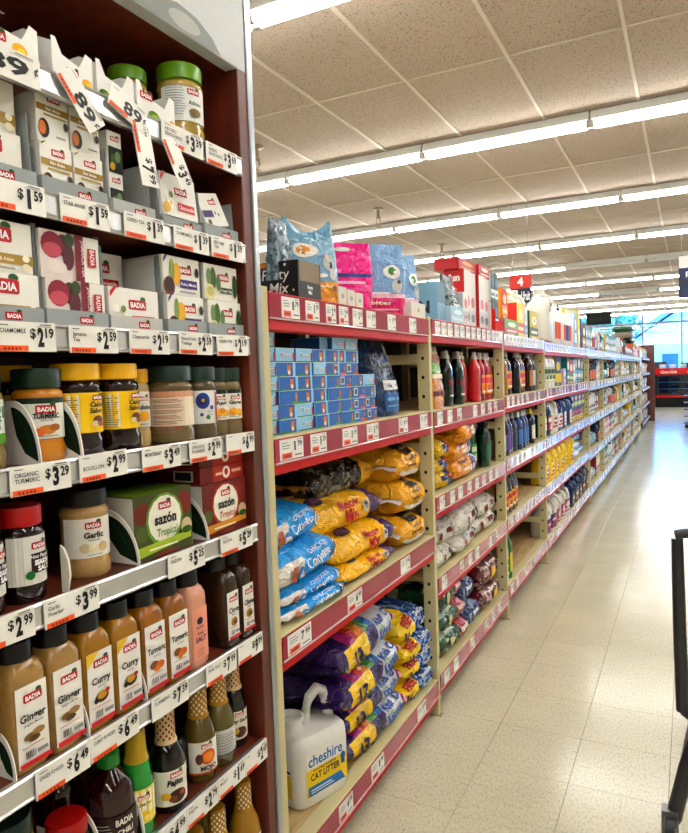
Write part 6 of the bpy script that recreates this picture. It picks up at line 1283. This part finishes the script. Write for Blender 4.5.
# hanging signs
def sign(x, y, z, w_, bands, label, drops=True, zc=ZC):
    q = ob('aisle_sign', None, None, (x, y, z)); h = sum(b_[0] for b_ in bands)
    p = MB().box(0, w_, 0, .012, 0, h, '#2a3350'); zz = h; its = []
    for (bh, c, tx, tc_) in bands:
        its.append(('r', .002, zz-bh, w_-.002, zz, c))
        if tx: its.append(('t', tx, w_*.5, zz-bh*.8, bh*.6, tc_, {'mw': w_*.9, 'b': .03}))
        zz -= bh
    p.decal(lambda u, v, l: (u, -l, v), its, base=.001, seg=1)
    ob('panel', p.mesh('panel', 'paper', smooth=False), q)
    for xx in (.03, w_-.03): ob('hanger_wire', MB().tube([(xx, .006, h), (xx, .006, zc-z)], .002, 5, '#8a8a8a').mesh('hanger_wire', 'metal'), q)
    tag(q, label, 'sign')
sign(-.715, 7.0, 2.085, .215, [(.14, '#d0402a', '4', '#ffffff'), (.15, '#2a3350', 'canned fruit', '#e8eaf0')], 'hanging aisle sign with red number four and navy panel')
sign(.81, 9.0, 2.19, .6, [(.14, '#dcdcd8', '5', '#dcdcd8'), (.11, '#1c2f5a', 'paper goods', '#ffffff'), (.11, '#222c4c', '', ''), (.13, '#1c2f5a', 'pet food', '#ffffff')], 'navy hanging aisle sign at the right edge')
q = ob('hanging_board', None, None, (-1.64, 20, 2.60)); ob('panel', MB().cbox(0, .65, 0, .04, 0, .33, '#0e1211', .01).mesh('panel', 'card'), q)
for xx in (.08, .57): ob('hanger_wire', MB().tube([(xx, .02, .33), (xx, .02, ZC-2.6)], .003, 5, '#444444').mesh('hanger_wire', 'metal'), q)
tag(q, 'black board hanging from the ceiling near the windows', 'board')
# stack of flat goods on the far rack top
for j, (c, n_) in enumerate([('#4a3a2a', 'brown'), ('#c9c4b4', 'cream'), ('#2a6a4a', 'green')]):
    place(pillow(.7, .4, .13, lambda u, ph, c=c: c, None, 150+j, nu=14, nv=14), 'folded_tarp', (-.05, 14.6, zs(8, 0)+.26+.115*j), '%s folded bundle piled on top of the last rack bay' % n_, 'bundle')

# ============================================================ SHOPPING CART at right edge
G = '#3b3d40'
ct = ob('shopping_cart', None, None, (.886, 2.12, 0))
def part(n, b_, mat='plastic'): return ob(n, b_.mesh(n, mat), ct)
part('upright_post', MB().tube([(.0, 0, .905), (.002, 0, .80), (.006, 0, .6), (.012, 0, .40)], [.016, .017, .018, .018], 12, G))
part('upright_post', MB().tube([(.5, 0, .905), (.5, 0, .6), (.49, 0, .40)], [.0125, .0145, .016], 12, G))
part('handle', MB().tube([(-.004, 0, .915), (.02, -.004, .922), (.25, -.01, .925), (.48, -.004, .922), (.504, 0, .915)], .0145, 12, '#4a4c4f'))
part('handle_grip', MB().tube([(.05, -.010, .895), (.45, -.010, .895)], .012, 10, '#d2401c'))
part('lower_leg', MB().tube([(.055, .0, .37), (.02, -.02, .24), (-.012, -.04, .10), (-.02, -.045, .075)], [.017, .022, .022, .015], 10, G))
part('lower_leg', MB().tube([(.445, .0, .37), (.48, -.02, .24), (.51, -.04, .10), (.52, -.045, .075)], [.017, .022, .022, .015], 10, G))
part('crossbar', MB().tube([(.012, 0, .40), (.055, 0, .37), (.445, 0, .37), (.49, 0, .40)], .013, 10, G))
for k, z in enumerate((.50, .58, .66, .74, .82)):
    part('basket_wire', MB().tube([(.03, 0, z), (.47, 0, z), (.44, .75, z+.02), (.06, .75, z+.02)], .0035, 6, '#2c2e30', closed=True), 'metal')
for i in range(9):
    x = .06+.047*i; part('basket_wire', MB().tube([(x, .002, .84), (x, .002, .48), (x, .74, .50), (x, .748, .84)], .003, 6, '#2c2e30'), 'metal')
part('base_rail', MB().tube([(-.01, -.04, .12), (.06, .80, .14), (.44, .80, .14), (.51, -.04, .12)], .012, 8, G))
for (x, y) in ((-.022, -.045), (.522, -.045), (.06, .80), (.44, .80)):
    part('caster_fork', MB().box(x-.022, x-.016, y-.02, y+.02, .045, .115, '#8a8c8e').box(x+.016, x+.022, y-.02, y+.02, .045, .115, '#8a8c8e').box(x-.022, x+.022, y-.02, y+.02, .105, .125, '#8a8c8e'), 'metal')
    wv = ob('wheel', MB().lathe([(.055, -.014), (.0625, -.010), (.0625, .010), (.055, .014)], 20, '#2a2a2c').mesh('wheel', 'plastic'), ct, (x, y, .0625), (0, PI/2, 0))
tag(ct, 'dark grey shopping cart cut off at the right edge', 'shopping cart')
